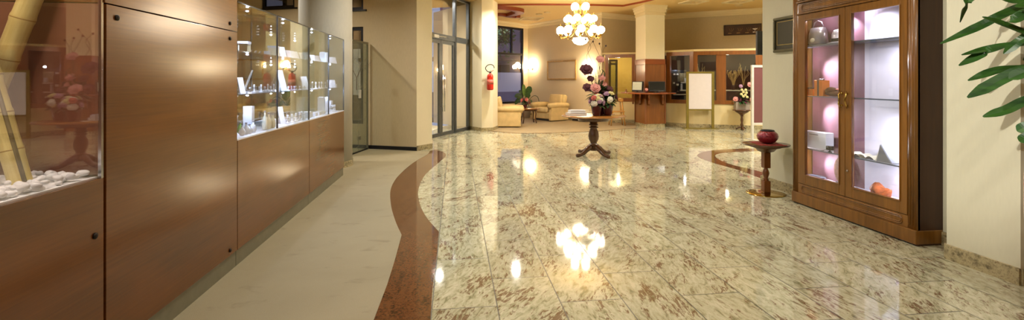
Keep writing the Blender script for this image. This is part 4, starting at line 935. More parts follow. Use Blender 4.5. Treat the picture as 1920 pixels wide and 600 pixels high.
o = MB().box((-.09, -.04, 0), (.09, .04, .002)).build('paper_slip', 'white_paper', None, loc=(*W(1098, 8.55), TZ + .001), rot=(0, 0, .6)); tag(o, 'small white paper slip lying at the front of the round hall table', 'paper')
# flower arrangements in three wine-red pots
def rose(parent, p, r, mt, name='rose', nz=(-.1, -1, .7)):
    m = MB(); d = Vector(nz).normalized().to_track_quat('Z', 'Y').to_matrix().to_4x4(); P = Matrix.Translation(p) @ d
    rn = random.Random(int(abs(p[0]) * 1000 + p[2] * 777))
    for ring, (n, rr, tilt, hh) in enumerate(((3, .22, .15, .75), (4, .45, .45, .72), (5, .75, .85, .62), (6, 1.0, 1.2, .45))):
        for i in range(n):
            a = 2 * PI * i / n + ring * .7 + rn.uniform(-.2, .2); q = []
            for j in range(4):
                u = j / 3; rad = r * rr * (.25 + .75 * u * (.4 + .6 * math.sin(tilt))) ; q.append(Vector((rad * math.cos(a), rad * math.sin(a), r * hh * (u if u < .7 else .7 + (u - .7) * (1 - tilt)))))
            m.leaf([P @ v for v in q], lambda t_, k=rr: r * (.28 + .45 * k) * math.sin(PI * (.2 + .72 * t_)), up=d @ Vector((math.cos(a), math.sin(a), .2)), fold=-.25, th=.002)
    m.ball((0, 0, r * .3), (r * .42, r * .42, r * .42), 10, P); return m.build(name, mt, parent, True)
def pot(parent, r, h, mt='wine_ceramic'):
    MB().lathe([(r * .62, 0), (r * .70, .01), (r * .86, h * .5), (r, h - .02), (r * 1.03, h - .012), (r * 1.03, h), (r * .92, h), (r * .90, h - .03), (0, h - .03)], seg=28).build('pot', mt, parent, True)
def foliage(parent, c, r, n, mt, name='foliage', w=.022, seed=1, up=.3):
    rn = random.Random(seed); m = MB()
    for i in range(n):
        a = rn.uniform(0, 2 * PI); e = rn.uniform(-.35, 1.3); d = Vector((math.cos(a) * math.cos(e), math.sin(a) * math.cos(e), math.sin(e) + up * .3)).normalized(); L = r * rn.uniform(.65, 1.15)
        q = [Vector(c) + d * L * k + Vector((0, 0, -.10 * r * k * k * 3)) for k in (.25, .5, .75, 1)]
        m.leaf(q, lambda t_: w * math.sin(PI * min(.96, .12 + .86 * t_)) * 1.6, fold=.2)
    return m.build(name, mt, parent)
def cluster(parent, c, r, n, s, mt, name, seed):
    rn = random.Random(seed)
    for i in range(n):
        a = rn.uniform(0, 2 * PI); e = rn.uniform(-.2, 1.2); p = Vector(c) + Vector((math.cos(a) * math.cos(e), math.sin(a) * math.cos(e), math.sin(e))) * r * rn.uniform(.85, 1.05)
        rose(parent, tuple(p), s * rn.uniform(.85, 1.2), mt, name, nz=tuple(p - Vector(c)))
bx, by = W(1124, 8.83)
t = thing('flower_arrangement', 'tall rose arrangement with long twigs in the left wine-red pot on the round table', 'flowers', (bx, by, TZ + .001)); pot(t, .12, .36)
def L_(px, py, dd=0): x, y = W(px, 8.83 + dd); return (x - bx, y - by, Z(py, 8.83 + dd) - TZ)
foliage(t, (0, 0, .40), .26, 80, 'leaf_green', seed=2)
foliage(t, (0, 0, .42), .20, 30, 'rose_dark', 'dark_leaves', .03, seed=9)
for px, py, r, mt, dd in ((1099, 133, .095, 'rose_dark', -.02), (1125, 113, .062, 'rose_pink', 0), (1107, 149, .052, 'rose_dark', -.05), (1128, 147, .055, 'rose_pink', .02), (1116, 167, .075, 'rose_pink', -.14), (1101, 166, .07, 'rose_dark', -.08), (1130, 160, .06, 'rose_pink', .05), (1140, 170, .07, 'rose_dark', .05), (1110, 190, .05, 'rose_dark', -.2)):
    q = L_(px, py, dd); rose(t, q, r * 1.4, mt); MB().tube([(q[0] * .15, q[1] * .15, .30), (q[0] * .6, q[1] * .6, (.3 + q[2]) * .55), q], .004, 6).build('stem', 'leaf_green', t, True)
for pts in ([(1122, 175), (1118, 150), (1112, 120), (1102, 95), (1112, 76), (1118, 68)], [(1124, 175), (1122, 140), (1126, 112), (1118, 92), (1112, 78)], [(1124, 175), (1128, 145), (1122, 118), (1128, 98), (1124, 82)], [(1122, 175), (1112, 140), (1100, 108), (1108, 88), (1098, 74)], [(1126, 175), (1134, 130), (1130, 100), (1136, 86)]):
    q = [L_(*p) for p in pts]; MB().tube([tuple(v) for v in smoothpts(q, 5)], .0035, 5).build('twig', 'twig_brown', t, True); MB().ball(q[-1], (.016, .016, .02), 10).build('seed_head', 'bud_brown', t, True)
for pts, w in (([(1122, 172), (1122, 155), (1127, 142), (1131, 132)], .014), ([(1124, 172), (1130, 152), (1134, 138), (1128, 130)], .016), ([(1119, 172), (1116, 155), (1118, 142)], .008), ([(1126, 172), (1124, 150), (1121, 135), (1119, 130)], .006)):
    MB().leaf([tuple(v) for v in smoothpts([L_(*p) for p in pts], 5)], lambda u, w=w: w * (1.1 - u * .8), up=(0, -1, .1)).build('blade', 'leaf_green', t)
x2, y2 = W(1118.5, 8.60); t = thing('flower_arrangement', 'low bouquet of white and mauve blooms in the middle wine-red pot, round table', 'flowers', (x2, y2, TZ + .001)); pot(t, .10, .20)
foliage(t, (0, 0, .22), .17, 50, 'leaf_green', seed=5); cluster(t, (0, 0, .24), .12, 8, .05, 'white_petal', 'blossom', 3); cluster(t, (0, 0, .25), .13, 9, .05, 'mauve_petal', 'blossom', 4); cluster(t, (0, 0, .27), .12, 4, .05, 'yellow_petal', 'blossom', 6); cluster(t, (0, 0, .27), .13, 3, .055, 'coral_petal', 'blossom', 8)
x3, y3 = W(1139.5, 8.72); t = thing('flower_arrangement', 'bouquet of pale yellow and plum blooms in the right wine-red pot on the round table', 'flowers', (x3, y3, TZ + .001)); pot(t, .105, .22)
foliage(t, (0, 0, .25), .20, 60, 'leaf_green', seed=6); cluster(t, (0, 0, .27), .15, 6, .055, 'yellow_petal', 'blossom', 13); cluster(t, (0, 0, .27), .14, 8, .065, 'rose_dark', 'blossom', 14); cluster(t, (0, 0, .26), .15, 5, .05, 'white_petal', 'blossom', 16); cluster(t, (0, 0, .28), .13, 6, .055, 'mauve_petal', 'blossom', 18)

# chandelier
def chandelier():
    x, y = W(1088, 12.1); t = thing('chandelier', 'large brass chandelier with three tiers of glowing globes over a bowl lamp', 'chandelier', (x, y, 0))
    MB().lathe([(.10, CEIL), (.10, CEIL - .02), (.04, CEIL - .07), (.012, CEIL - .08)][::-1], seg=20).build('ceiling_rose', 'brass', t, True)
    MB().lathe([(.012, 2.48), (.03, 2.50), (.045, 2.56), (.03, 2.62), (.018, 2.66), (.05, 2.76), (.03, 2.86), (.016, 2.92), (.05, 3.0), (.03, 3.10), (.014, 3.16), (.035, 3.22), (.014, 3.28), (.010, 3.56)], seg=20).build('stem', 'brass', t, True)
    gm = None
    for n, R, z, ph, rg in ((10, .53, 2.66, .10, .100), (8, .345, 2.955, .30, .093), (4, .19, 3.265, .55, .096)):
        for i in range(n):
            a = ph + 2 * PI * i / n; ca, sa = math.cos(a), math.sin(a); P = lambda r_, zz: (r_ * ca, r_ * sa, zz)
            MB().tube([tuple(v) for v in smoothpts([P(.03, z + .02), P(R * .35, z + .06), P(R * .6, z - .12), P(R * .9, z - .20), P(R, z - .15), P(R, z - .11)], 4)], .008, 6).build('arm', 'brass', t, True)
            MB().lathe([(.004, -.20), (.012, -.18), (.006, -.165), (.018, -.155), (.03, -.13), (.05, -.115), (.052, -.10), (.03, -.105)], P(R, z), 12).build('lamp_cup', 'brass', t, True)
            MB().lathe([(.010, .09), (.022, .10), (.006, .12), (.004, .15)], P(R, z), 8).build('globe_finial', 'brass', t, True)
            MB().ball((0, 0, 0), (rg, rg, rg * .92), 20).build('globe', 'globe_glow', t, True, loc=P(R, z))
    MB().lathe([(.0, 2.29), (.06, 2.297), (.15, 2.335), (.205, 2.41), (.18, 2.47), (0, 2.49)], seg=32).build('bowl', 'bowl_glow', t, True)
    MB().lathe([(.196, 2.45), (.212, 2.44), (.204, 2.43)], seg=32).build('bowl_rim', 'brass', t, True)
    return t
chandelier()
# wall lamps
def sconce(x, y, z, rz, lab, ng=2):
    t = thing('wall_lamp', lab, 'wall lamp', (x, y, z), rz)      # local -Y points into the room
    MB().lathe([(.055, 0), (.06, .012), (.03, .03), (0, .035)], seg=18).build('back_plate', 'brass', t, True, rot=(PI / 2, 0, 0))
    for s_, dz in (((-1, .03), (1, -.02)) if ng == 2 else ((-1, 0), (1, 0), (0, .09))):
        P = lambda u, v, w_: (s_ * u, -v, w_ + dz)
        MB().tube([tuple(v) for v in smoothpts([(0, -.02, 0), P(.04, .08, -.07), P(.11, .12, -.10), P(.13, .12, -.05)], 5)], .008, 8).build('arm', 'brass', t, True)
        MB().lathe([(.005, -.12), (.014, -.10), (.02, -.075), (.045, -.06), (.045, -.05), (0, -.05)], P(.13, .12, .03), 12).build('lamp_cup', 'brass', t, True)
        MB().ball((0, 0, 0), (.105, .105, .095), 18).build('globe', 'sconce_glow', t, True, loc=P(.13, .12, .06))
    return t
def on_wall(p, q, px, off=.0):
    p, q = Vector(p), Vector(q); d = (q - p).normalized(); n_ = Vector((-d.y, d.x)); r_ = Vector(W(px, 1)); return r_ * ((p.dot(n_) - off) / r_.dot(n_)), math.atan2(d.y, d.x)
for px, py, lab in ((999, 126, 'brass wall lamp with glowing globes left of the gold-framed picture'), (1103, 131, 'brass wall lamp with glowing globes behind the tall flower arrangement')):
    p, a = on_wall(A, B, px, .01); sconce(p.x, p.y, Z(py, dcam(p)) - .03, a, lab, 3)
# framed picture
def frame_on(p, q, x0, x1, yt0, yb0, lab, cat, name, fw, fm, cm, depth=.03):
    a, an = on_wall(p, q, x0, .002); b, _ = on_wall(p, q, x1, .002); w_ = (b - a).length; d0 = dcam(a); z1, z0 = Z(yt0, d0), Z(yb0, d0)
    t = thing(name, lab, cat, (a.x, a.y, z0), an); h = z1 - z0; m = MB()
    for u, v in (((0, 0), (w_, fw)), ((0, h - fw), (w_, h)), ((0, fw), (fw, h - fw)), ((w_ - fw, fw), (w_, h - fw))): m.box((u[0], -depth, u[1]), (v[0], 0, v[1]))
    m.build('frame', fm, t, bevel=.006); MB().box((fw, -.014, fw), (w_ - fw, -.004, h - fw)).build('picture', cm, t); return t, w_, h
frame_on(A, B, 1026.5, 1081, 114.5, 150, 'gold-framed blank beige picture on the lounge wall', 'picture', 'framed_picture', .06, 'gold_frame', 'canvas_beige')
t, w_, h = frame_on(Cc, D, 1357, 1428, 47.5, 67, 'dark brown wall sign with small gold marks and a white cocktail glass emblem', 'sign', 'wall_sign', .025, 'frame_dark', 'sign_brown')
m = MB(); rn = random.Random(4)
for k in range(4):                            # rows of small gilt lettering blobs and sprigs
    u = .12 + k * .23
    for j in range(rn.choice((4, 5, 6))): m.box((w_ * u + j * .026, -.017, .055), (w_ * u + j * .026 + .018, -.014, .055 + rn.uniform(.02, .034)))
    for j in range(3): m.tube([(w_ * u + .05 + j * .03, -.016, .12), (w_ * u + .06 + j * .05, -.016, .16 + .02 * j), (w_ * u + .03 + j * .06, -.016, .22)], .003, 5)
m.build('gilt_marks', 'sign_gold', t)
uu = w_ * .83; m = MB(); m.prism([(-.075, .0), (.075, 0), (.05, .028), (.012, .045), (-.012, .045), (-.05, .028)], 0, .004)
m.box((-.005, .045, 0), (.005, .085, .004)).box((-.06, .10, 0), (.06, .128, .004)); o = m.build('white_emblem', 'sign_white', t, loc=(uu, -.015, .19), rot=(-PI / 2, 0, 0))

# armchairs
def armchair(x, y, rz, lab):
    t = thing('armchair', lab, 'armchair', (x, y, 0), rz, None)
    MB().box((-.36, -.36, .07), (.36, .36, .30)).build('base', 'sofa_fabric', t, bevel=.03)
    MB().box((-.40, -.34, .0), (.40, .36, .07)).build('plinth', 'black_rubber', t)
    MB().box((-.31, -.42, .29), (.31, .24, .45)).build('seat_cushion', 'sofa_fabric', t, True, bevel=.05)
    b = MB().box((-.36, 0, 0), (.36, .20, .62), bevel=.07).build('backrest', 'sofa_fabric', t, True, loc=(0, .19, .30), rot=(-.2, 0, 0))
    MB().box((-.31, -.10, .14), (.31, .02, .60), bevel=.05).build('back_cushion', 'sofa_fabric', t, True, loc=(0, .20, .30), rot=(-.2, 0, 0))
    for s_ in (-1, 1):
        a = MB().box((s_ * .47 - .07, -.40, .03), (s_ * .47 + .07, .36, .50)).build('arm', 'sofa_fabric', t, bevel=.02)
        MB().tube([(s_ * .47, -.47, .49), (s_ * .47, -.45, .52), (s_ * .47, -.1, .535), (s_ * .47, .38, .52), (s_ * .47, .41, .49)], [.05, .095, .10, .095, .05], 14).build('arm_pad', 'sofa_fabric', a, True)
    return t
x, y = W(952, 14.45); armchair(x, y, ang(82), 'cream upholstered armchair by the column, facing right to the low table')
x, y = W(1032, 16.55); armchair(x, y, ang(-62), 'cream upholstered armchair in front of the picture wall, right of the low table')
# coffee table
x, y = W(991, 15.45); zt_ = Z(204, 15.2); t = thing('coffee_table', 'small oval wooden coffee table with curved legs between the armchairs', 'table', (x, y, 0), .1)
MB().lathe([(0, zt_ - .03), (.32, zt_ - .03), (.345, zt_ - .015), (.335, zt_), (0, zt_)], seg=36, sx=1.08, sy=.8).build('tabletop', 'table_wood', t, True)
MB().lathe([(.27, zt_ - .08), (.28, zt_ - .03), (0, zt_ - .03)], seg=30, sx=1.05, sy=.78).build('apron', 'dark_table_wood', t, True)
for k in range(4):
    a = PI / 4 + k * PI / 2; c_, s_ = math.cos(a) * 1.05, math.sin(a) * .8
    MB().tube([(.25 * c_, .25 * s_, zt_ - .04), (.28 * c_, .28 * s_, zt_ - .15), (.26 * c_, .26 * s_, .14), (.30 * c_, .30 * s_, .003)], [.026, .024, .015, .018], 8).build('leg', 'dark_table_wood', t, True)
x, y = W(984, 15.4); t = thing('flower_vase', 'small bouquet of red and pink flowers on the coffee table', 'flowers', (x, y, zt_ + .001)); pot(t, .075, .12)
foliage(t, (0, 0, .16), .20, 40, 'leaf_green', seed=22); cluster(t, (0, 0, .18), .15, 9, .05, 'coral_petal', 'blossom', 23); cluster(t, (0, 0, .18), .14, 7, .045, 'rose_dark', 'blossom', 24); cluster(t, (0, 0, .20), .12, 4, .05, 'rose_pink', 'blossom', 25)
# leafy plant behind
x, y = W(986, 17.75); t = thing('potted_plant', 'broad-leaved potted plant behind the coffee table under the window', 'potted plant', (x, y, 0)); MB().lathe([(.15, 0), (.16, .02), (.20, .40), (.21, .42), (.19, .42), (.18, .38), (0, .38)], seg=24).build('pot', 'grey_planter', t, True)
def P_(px, py, dd=0): a, b = W(px, 17.75 + dd); return (a - x, b - y, Z(py, 17.75 + dd))
for st, tip, w_, mt in (((983, 180), (981.5, 158), .075, 'fresh_green'), ((979, 184), (965, 181), .11, 'leaf_green'), ((988, 178), (996, 163), .12, 'palm_green'), ((987, 186), (993, 174), .10, 'palm_green'), ((975, 186), (966, 196), .08, 'leaf_green'), ((991, 190), (997, 196), .08, 'leaf_green'), ((978, 176), (973, 172), .06, 'leaf_green')):
    a, b = Vector(P_(*st)), Vector(P_(*tip)); mid = (a + b) / 2 + Vector((0, 0, .05)); MB().tube([(0, 0, .38), tuple((a + Vector((0, 0, .38))) / 2 + Vector((0, 0, .06))), tuple(a)], .010, 6).build('stem', 'leaf_green', t, True)
    MB().leaf([tuple(v) for v in smoothpts([a, mid, b], 5)], lambda u, w_=w_: w_ * math.sin(PI * min(.97, .08 + u * .9)) ** .8, up=(.15, -1, .3)).build('leaf', mt, t)
MB().tube([tuple(v) for v in smoothpts([(0, 0, .38), P_(990, 190), P_(1000, 180), P_(1008, 182), P_(1011, 194), P_(1010, 198)], 6)], .010, 6).build('curved_stem', 'leaf_green', t, True)
# low white bench with dark base
(p, a), (q, _) = on_wall(A, B, 1082, .10), on_wall(A, B, 1106, .16)
w_ = (q - p).length; t = thing('low_bench', 'low white bench with a dark base along the lounge wall behind the round table', 'bench', (p.x, p.y, 0), a)
MB().box((0, -.30, .22), (w_, .06, .33)).build('seat_slab', 'white_paper', t, bevel=.01); MB().box((.05, -.27, 0), (w_ - .05, .05, .08)).build('base', 'black_metal', t); MB().box((.02, -.29, .08), (w_ * .45, .05, .22)).build('drawer', 'white_paper', t); MB().box((w_ * .46, -.29, .08), (w_ - .02, .05, .22)).build('dark_drawer', 'black_metal', t)
for i in range(2): o = MB().box((-.16, -.12, 0), (.16, .12, .03)).build('white_magazine', 'white_paper', None, bevel=.003, loc=(p.x + math.cos(a) * .4 + math.sin(a) * .1, p.y + math.sin(a) * .4 - math.cos(a) * .1, .331 + i * .031), rot=(0, 0, a + .1 * i)); tag(o, ['white magazine lying lowest on the low bench', 'white magazine lying on top on the low bench'][i], 'magazine')
# blond wooden chair seen from the side
x, y = W(1157, 14.6); t = thing('wooden_chair', 'blond wooden chair behind the round table, in front of the booth wall', 'chair', (x, y, 0), ang(-97))
MB().box((-.19, -.20, .42), (.19, .20, .45)).build('seat', 'blond_wood', t, bevel=.01)
for s_ in (-1, 1):
    MB().tube([(s_ * .15, -.17, .42), (s_ * .17, -.22, 0)], [.022, .016], 8).build('leg', 'blond_wood', t, True)
    MB().tube([(s_ * .15, .11, .82), (s_ * .15, .15, .45), (s_ * .17, .21, 0)], [.018, .024, .016], 8).build('leg', 'blond_wood', t, True)
MB().box((-.19, .07, .74), (.19, .15, .84)).build('backrest', 'blond_wood', t, bevel=.015)

# fire extinguisher on the column
p, a = on_wall(C0, C1, 917, .0); d_ = dcam(p); z0 = Z(169, d_); t = thing('fire_extinguisher', 'red fire extinguisher with black hose on the white column', 'fire extinguisher', (p.x, p.y, z0), a)
MB().lathe([(.06, 0), (.085, .015), (.09, .05), (.09, .36), (.075, .42), (.035, .45), (.03, .47), (0, .47)], (0, -.12, 0), 28).build('cylinder', 'extinguisher_red', t, True)
MB().box((-.02, -.14, .47), (.02, -.10, .50)).box((-.015, -.24, .50), (.015, -.10, .512)).box((-.015, -.23, .53), (.015, -.11, .54)).build('valve', 'black_metal', t, bevel=.003)
MB().tube([tuple(v) for v in smoothpts([(-.01, -.13, .49), (-.09, -.14, .52), (-.14, -.15, .60), (-.08, -.15, .68), (.02, -.15, .70), (.09, -.15, .66), (.10, -.16, .60)], 6)], .012, 8).build('hose', 'black_rubber', t, True)
MB().tube([(.02, -.14, .49), (.05, -.17, .53), (.07, -.20, .545)], .009, 6).build('lever', 'extinguisher_red', t, True)
MB().lathe([(.092, .16), (.092, .29)], (0, -.12, 0), 28).build('label', 'white_petal' if False else 'coral_petal', t, True); MB().box((-.03, -.04, .30), (.03, 0, .44)).build('bracket', 'black_metal', t)

# reception column: wood casing, writing shelf
t = thing('column_casing', 'cherry wood casing round the foot of the reception column', 'column casing')
gc = grow(ccol, 1.0)
MB().prism(gc, .10, 1.90).build('panels', 'booth_wood', t); MB().prism(grow(ccol, 1.02), 1.86, 2.02).build('top_band', 'cherry_level', t, bevel=.008)
struct(MB().prism(grow(ccol, .985), 0, .10).build('baseboard_reception_column', 'stone_skirting'))
m = MB()
for k in range(5):
    a = Vector(gc[k]); m.box((a.x - .018, a.y - .018, .10), (a.x + .018, a.y + .018, 1.87))
m.build('corner_beads', 'cherry', t)
c_ = Vector(gc[1]); cl, cr = Vector(W(1165, 14.9)), Vector(W(1268, 14.05)); n0 = Vector((SN, CS))
t = thing('writing_shelf', 'cherry wood wrap-round writing shelf carrying the two monitors', 'shelf')
zs_ = Z(174, 13.8); sh = [tuple(W(1164, 14.55)), tuple(W(1178, 13.95)), tuple(W(1209, 13.55)), tuple(W(1252, 13.62)), tuple(W(1268, 13.95)), tuple(W(1250, 14.12)), gc[2], gc[1], gc[0], tuple(W(1180, 14.75))]
MB().prism([sh[0], sh[1], sh[2], sh[3], sh[4], tuple(W(1266, 14.3)), tuple(W(1246, 14.4)), tuple(W(1195, 14.8)), tuple(W(1170, 14.75))], zs_ - .035, zs_).build('shelf_top', 'cherry_level', t, bevel=.006)
def bracket(px, d0, d1, w=.05):
    a, b = Vector(W(px, d0)), Vector(W(px, d1)); u = (b - a).normalized(); v = Vector((u.y, -u.x)) * w / 2; prof = [(0, 0), (0, -.34), (.05, -.30), (.07, -.20), (.16, -.12), (.26, -.09), (.30, -.04), (.30, 0)]
    m = MB(); L = (b - a).length / .30; lo = [m.b.verts.new((a.x + u.x * p * L - v.x, a.y + u.y * p * L - v.y, zs_ - .035 + q)) for p, q in prof]; hi = [m.b.verts.new((a.x + u.x * p * L + v.x, a.y + u.y * p * L + v.y, zs_ - .035 + q)) for p, q in prof]
    m.b.faces.new(lo); m.b.faces.new(hi[::-1]); n = len(prof)
    for i in range(n): m.b.faces.new((lo[i], hi[i], hi[(i + 1) % n], lo[(i + 1) % n]))
    m.build('bracket', 'cherry', t)
bracket(1217, 14.02, 13.62); bracket(1243, 14.12, 13.72); bracket(1200, 14.35, 13.85); bracket(1187, 14.75, 14.35)
def monitor(lab, px, d, w_, h_, rz, sc, tilt=-.12):
    x, y = W(px, d); t = thing('monitor', lab, 'monitor', (x, y, zs_ + .001), rz)
    MB().lathe([(.10, 0), (.11, .008), (.03, .02), (.022, .06)], seg=20).build('foot', 'device_black', t, True)
    s_ = MB().box((-w_ / 2, -.03, .03), (w_ / 2, .03, .03 + h_), bevel=.008).build('housing', 'device_black', t, rot=(tilt, 0, 0))
    MB().box((-w_ / 2 + .02, -.034, .075), (w_ / 2 - .02, -.030, h_ + .01)).build('screen', sc, s_)
    m = MB()
    for i in range(5): m.box((w_ * .08 + i * .03, -.033, .045), (w_ * .08 + i * .03 + .016, -.030, .053))
    m.build('buttons', 'chrome', s_); return t
monitor('black monitor with a dark screen on the right of the writing shelf', 1232, 13.82, .48, .30, -YAW - .05, 'screen_black'); monitor('black monitor with a pale screen on the left of the writing shelf', 1195, 14.15, .34, .30, -YAW - .75, 'screen_pale')
x, y = W(1212, 13.72); t = thing('small_pink_vase', 'small pink flower in a glass between the two monitors', 'flowers', (x, y, zs_ + .001)); MB().lathe([(.03, 0), (.04, .03), (.03, .07), (.035, .08), (0, .08)], seg=16).build('glass', 'rose_dark', t, True); rose(t, (0, 0, .09), .05, 'rose_pink')
x, y = W(1174, 14.45); t = thing('carved_bookend', 'small carved wooden ornament at the left end of the writing shelf', 'ornament', (x, y, zs_ - .26)); 
t.location.z = zs_ + .001; MB().lathe([(.05, 0), (.055, .012), (.02, .03), (.03, .05), (.015, .075), (.02, .09), (0, .10)], seg=14).build('body', 'cherry', t, True); MB().lathe([(.06, 0), (.06, .006), (0, .006)], seg=14).build('base', 'cherry_level', t)
for px, w_ in ((1226, .20), (1248, .14)): pass

# shop display behind the booth windows
def lit_case():
    t = thing('necklace_showcase', 'dark showcase with white lit boxes seen through the booth window by the column', 'showcase', (*W(1273, 15.2), 0), -YAW + .35)
    MB().box((-.30, 0, 0), (.36, .3, 1.72)).build('cabinet', 'device_black', t)
    m = MB()
    for a, b, c, d in ((-.24, 1.56, .07, .05), (-.12, 1.56, .07, .05), (-.25, 1.28, .06, .05), (-.12, 1.22, .08, .06), (.02, 1.05, .30, .04), (.05, 1.30, .28, .03), (-.24, .92, .5, .035)): m.box((a, -.04, b), (a + c, -.002, b + d))
    m.build('white_boxes', 'sign_white', t); m = MB()
    for i, z in enumerate((1.0, 1.25, 1.5)): m.box((-.29, -.05, z - .02), (.35, 0, z - .01))
    m.build('shelf', 'green_glass', t)
    m = MB()
    for i in range(7): m.tube([(.02 + i * .045, -.03, 1.32), (.05 + i * .04, -.03, 1.45), (.02 + i * .05, -.03, 1.62)], .008, 6)
    m.build('hanging_necklaces', 'straw', t, True); m = MB().box((.04, -.045, 1.08), (.10, -.005, 1.28)).box((.2, -.045, 1.34), (.3, -.005, 1.46)); m.build('bright_card', 'white_acrylic', t)
    point_light('showcase_light', (.05, -.22, 1.75), 3, COOL, .03, t)
lit_case()
for px, d, lab, kind in ((1375, 14.35, 'bundle of golden wheat ears behind the right booth window', 0), (1394, 14.35, 'tall curly pale willow twigs behind the right booth window', 1), (1313, 14.75, 'curly pale twigs above the white board, behind the middle booth window', 1)):
    x, y = W(px, d); t = thing(['wheat_bundle', 'willow_twigs'][kind], lab, 'dried plants', (x, y, 0)); rn = random.Random(px); zb2 = 1.27
    t.location.z = 1.101; zb2 = .14; MB().lathe([(.05, 0), (.06, .02), (.05, .10), (.06, .14), (.04, .14)], seg=18).build('vase', 'interior_dark', t, True)
    m = MB()
    for i in range(26 if kind == 0 else 9):
        a = rn.uniform(0, 6.3); sp = rn.uniform(.06, .20 if kind == 0 else .12); hz = rn.uniform(.30, .46) if kind == 0 else rn.uniform(.45, .68)
        pts = [(0, 0, zb2 - .1), (sp * .4 * math.cos(a), sp * .4 * math.sin(a), zb2 + hz * .4), (sp * math.cos(a) + (0 if kind == 0 else .06 * math.sin(i * 2)), sp * math.sin(a), zb2 + hz * .75), (sp * .9 * math.cos(a + .5 * kind), sp * math.sin(a), zb2 + hz)]
        m.tube([tuple(v) for v in smoothpts(pts, 4)], [.006 if kind else .005] * 9 + [.013 if kind == 0 else .005] * 4, 5)
    o = m.build('stalks', 'straw', t, True)
t = thing('booth_counter', 'dark cabinet behind the booth windows with dried plants on top', 'cabinet')
MB().wall(tuple(W(1420, 14.05)), tuple(W(1302, 14.55)), 0, 1.07, -.42).build('body', 'interior_dark', t); MB().wall(tuple(W(1421, 14.03)), tuple(W(1301, 14.53)), 1.07, 1.10, -.45).build('top', 'cream_card', t)
# white board on an olive frame
p0_, p1_ = Vector(FL(1289, 240.8)), Vector(FL(1336.5, 241.2)); bw = (p1_ - p0_).length; a = math.atan2((p1_ - p0_).y, (p1_ - p0_).x); d_ = dcam(p0_)
t = thing('notice_stand', 'blank white notice board on a floor stand with olive metal frame', 'notice board', (p0_.x, p0_.y, 0), a); zt_, zb_ = Z(134.5, d_), Z(205, d_)
for u in (0, bw): MB().box((u - .035, -.02, .012), (u + .035, .02, zt_)).build('post', 'olive_metal', t)
MB().box((.035, -.02, zt_ - .05), (bw - .035, .02, zt_)).build('rail', 'olive_metal', t); MB().box((.035, -.02, zb_ - .03), (bw - .035, .02, zb_ + .01)).build('rail', 'olive_metal', t)
MB().box((.036, -.010, zb_ + .011), (bw - .036, .006, zt_ - .051)).build('board', 'white_panel', t); MB().box((-.12, -.16, 0), (bw + .12, .16, .012)).build('base_plate', 'olive_metal', t)
# small table with planter
x, y = W(1391, 13.3); t = thing('side_table', 'small dark side table with turned leg under the grey flower planter', 'table', (x, y, 0), -YAW - .1); zt_ = Z(206, 13.3)
MB().lathe([(0, zt_ - .02), (.24, zt_ - .02), (.245, zt_ - .01), (.24, zt_), (0, zt_)], seg=30).build('tabletop', 'dark_table_wood', t, True)
MB().lathe([(.05, zt_ - .14), (.10, zt_ - .10), (.18, zt_ - .05), (.19, zt_ - .02), (0, zt_ - .02)], seg=24).build('bracket', 'dark_table_wood', t, True)
MB().lathe([(.035, .0), (.035, .06), (.028, .10), (.045, .14), (.024, .20), (.04, .28), (.03, .36), (.045, zt_ - .14), (0, zt_ - .13)], seg=20).build('pedestal', 'dark_table_wood', t, True)
for k in range(3): M = Matrix.Rotation(k * 2 * PI / 3 + .5, 4, 'Z'); MB().tube([M @ Vector(p) for p in ((.02, 0, .09), (.09, 0, .06), (.16, 0, .018))], [.022, .018, .016], 8).build('foot', 'dark_table_wood', t, True)
t = thing('flower_planter', 'grey square planter with pink roses and pale orchids on the small side table', 'flowers', (x, y, zt_ + .001), -YAW - .1)
m = MB(); m.box((-.19, -.09, 0), (.19, .09, .23)); m.build('box', 'grey_planter', t, bevel=.004)
foliage(t, (0, 0, .26), .26, 60, 'leaf_green', seed=32); foliage(t, (0, 0, .26), .22, 26, 'rose_dark', 'dark_leaves', .03, seed=33)
for u, v, r_, mt in ((-.20, .30, .075, 'rose_pink'), (.22, .28, .07, 'rose_pink'), (.17, .70, .08, 'rose_pink'), (-.06, .66, .055, 'mauve_petal'), (-.08, .28, .06, 'rose_dark'), (.10, .26, .05, 'rose_dark')):
    rose(t, (u, -.08, v), r_, mt, nz=(u, -1, .3)); MB().tube([(u * .2, 0, .22), (u * .7, -.05, v * .6), (u, -.06, v)], .005, 5).build('stem', 'leaf_green', t, True)
for i, (u, v) in enumerate(((.0, .50), (.06, .56), (-.05, .44), (.05, .42), (.0, .38), (.08, .48), (-.04, .56), (.10, .36))): rose(t, (u, -.10, v), .04, 'yellow_petal', 'orchid', nz=(u, -1, .2))
# poster partition, white frame, plum panel
p0_ = Vector(FL(1410.5, 262)); d0 = dcam(p0_); p1_ = Vector(W(1470, d0 + .1)); a = math.atan2((p1_ - p0_).y, (p1_ - p0_).x); L = (p1_ - p0_).length
t = thing('poster_stand', 'free-standing white metal frame with a plum coloured panel by the wall end', 'poster stand', (p0_.x, p0_.y, 0), a); zt_ = Z(122, d0); zb_ = Z(231, d0)
for u in (0, L): MB().box((u - .028, -.028, .01), (u + .028, .028, zt_)).build('post', 'white_metal', t, bevel=.01)
MB().box((.028, -.02, zt_ - .055), (L - .028, .02, zt_)).build('rail', 'white_metal', t); MB().box((.028, -.02, zb_ - .04), (L - .028, .02, zb_ + .01)).build('rail', 'white_metal', t); MB().box((.029, -.008, zb_ + .011), (L - .029, .008, zt_ - .056)).build('panel', 'plum_panel', t)
MB().box((-.05, -.2, 0), (.05, .2, .01)).build('foot', 'white_metal', t); MB().box((L - .05, -.2, 0), (L + .05, .2, .01)).build('foot', 'white_metal', t)
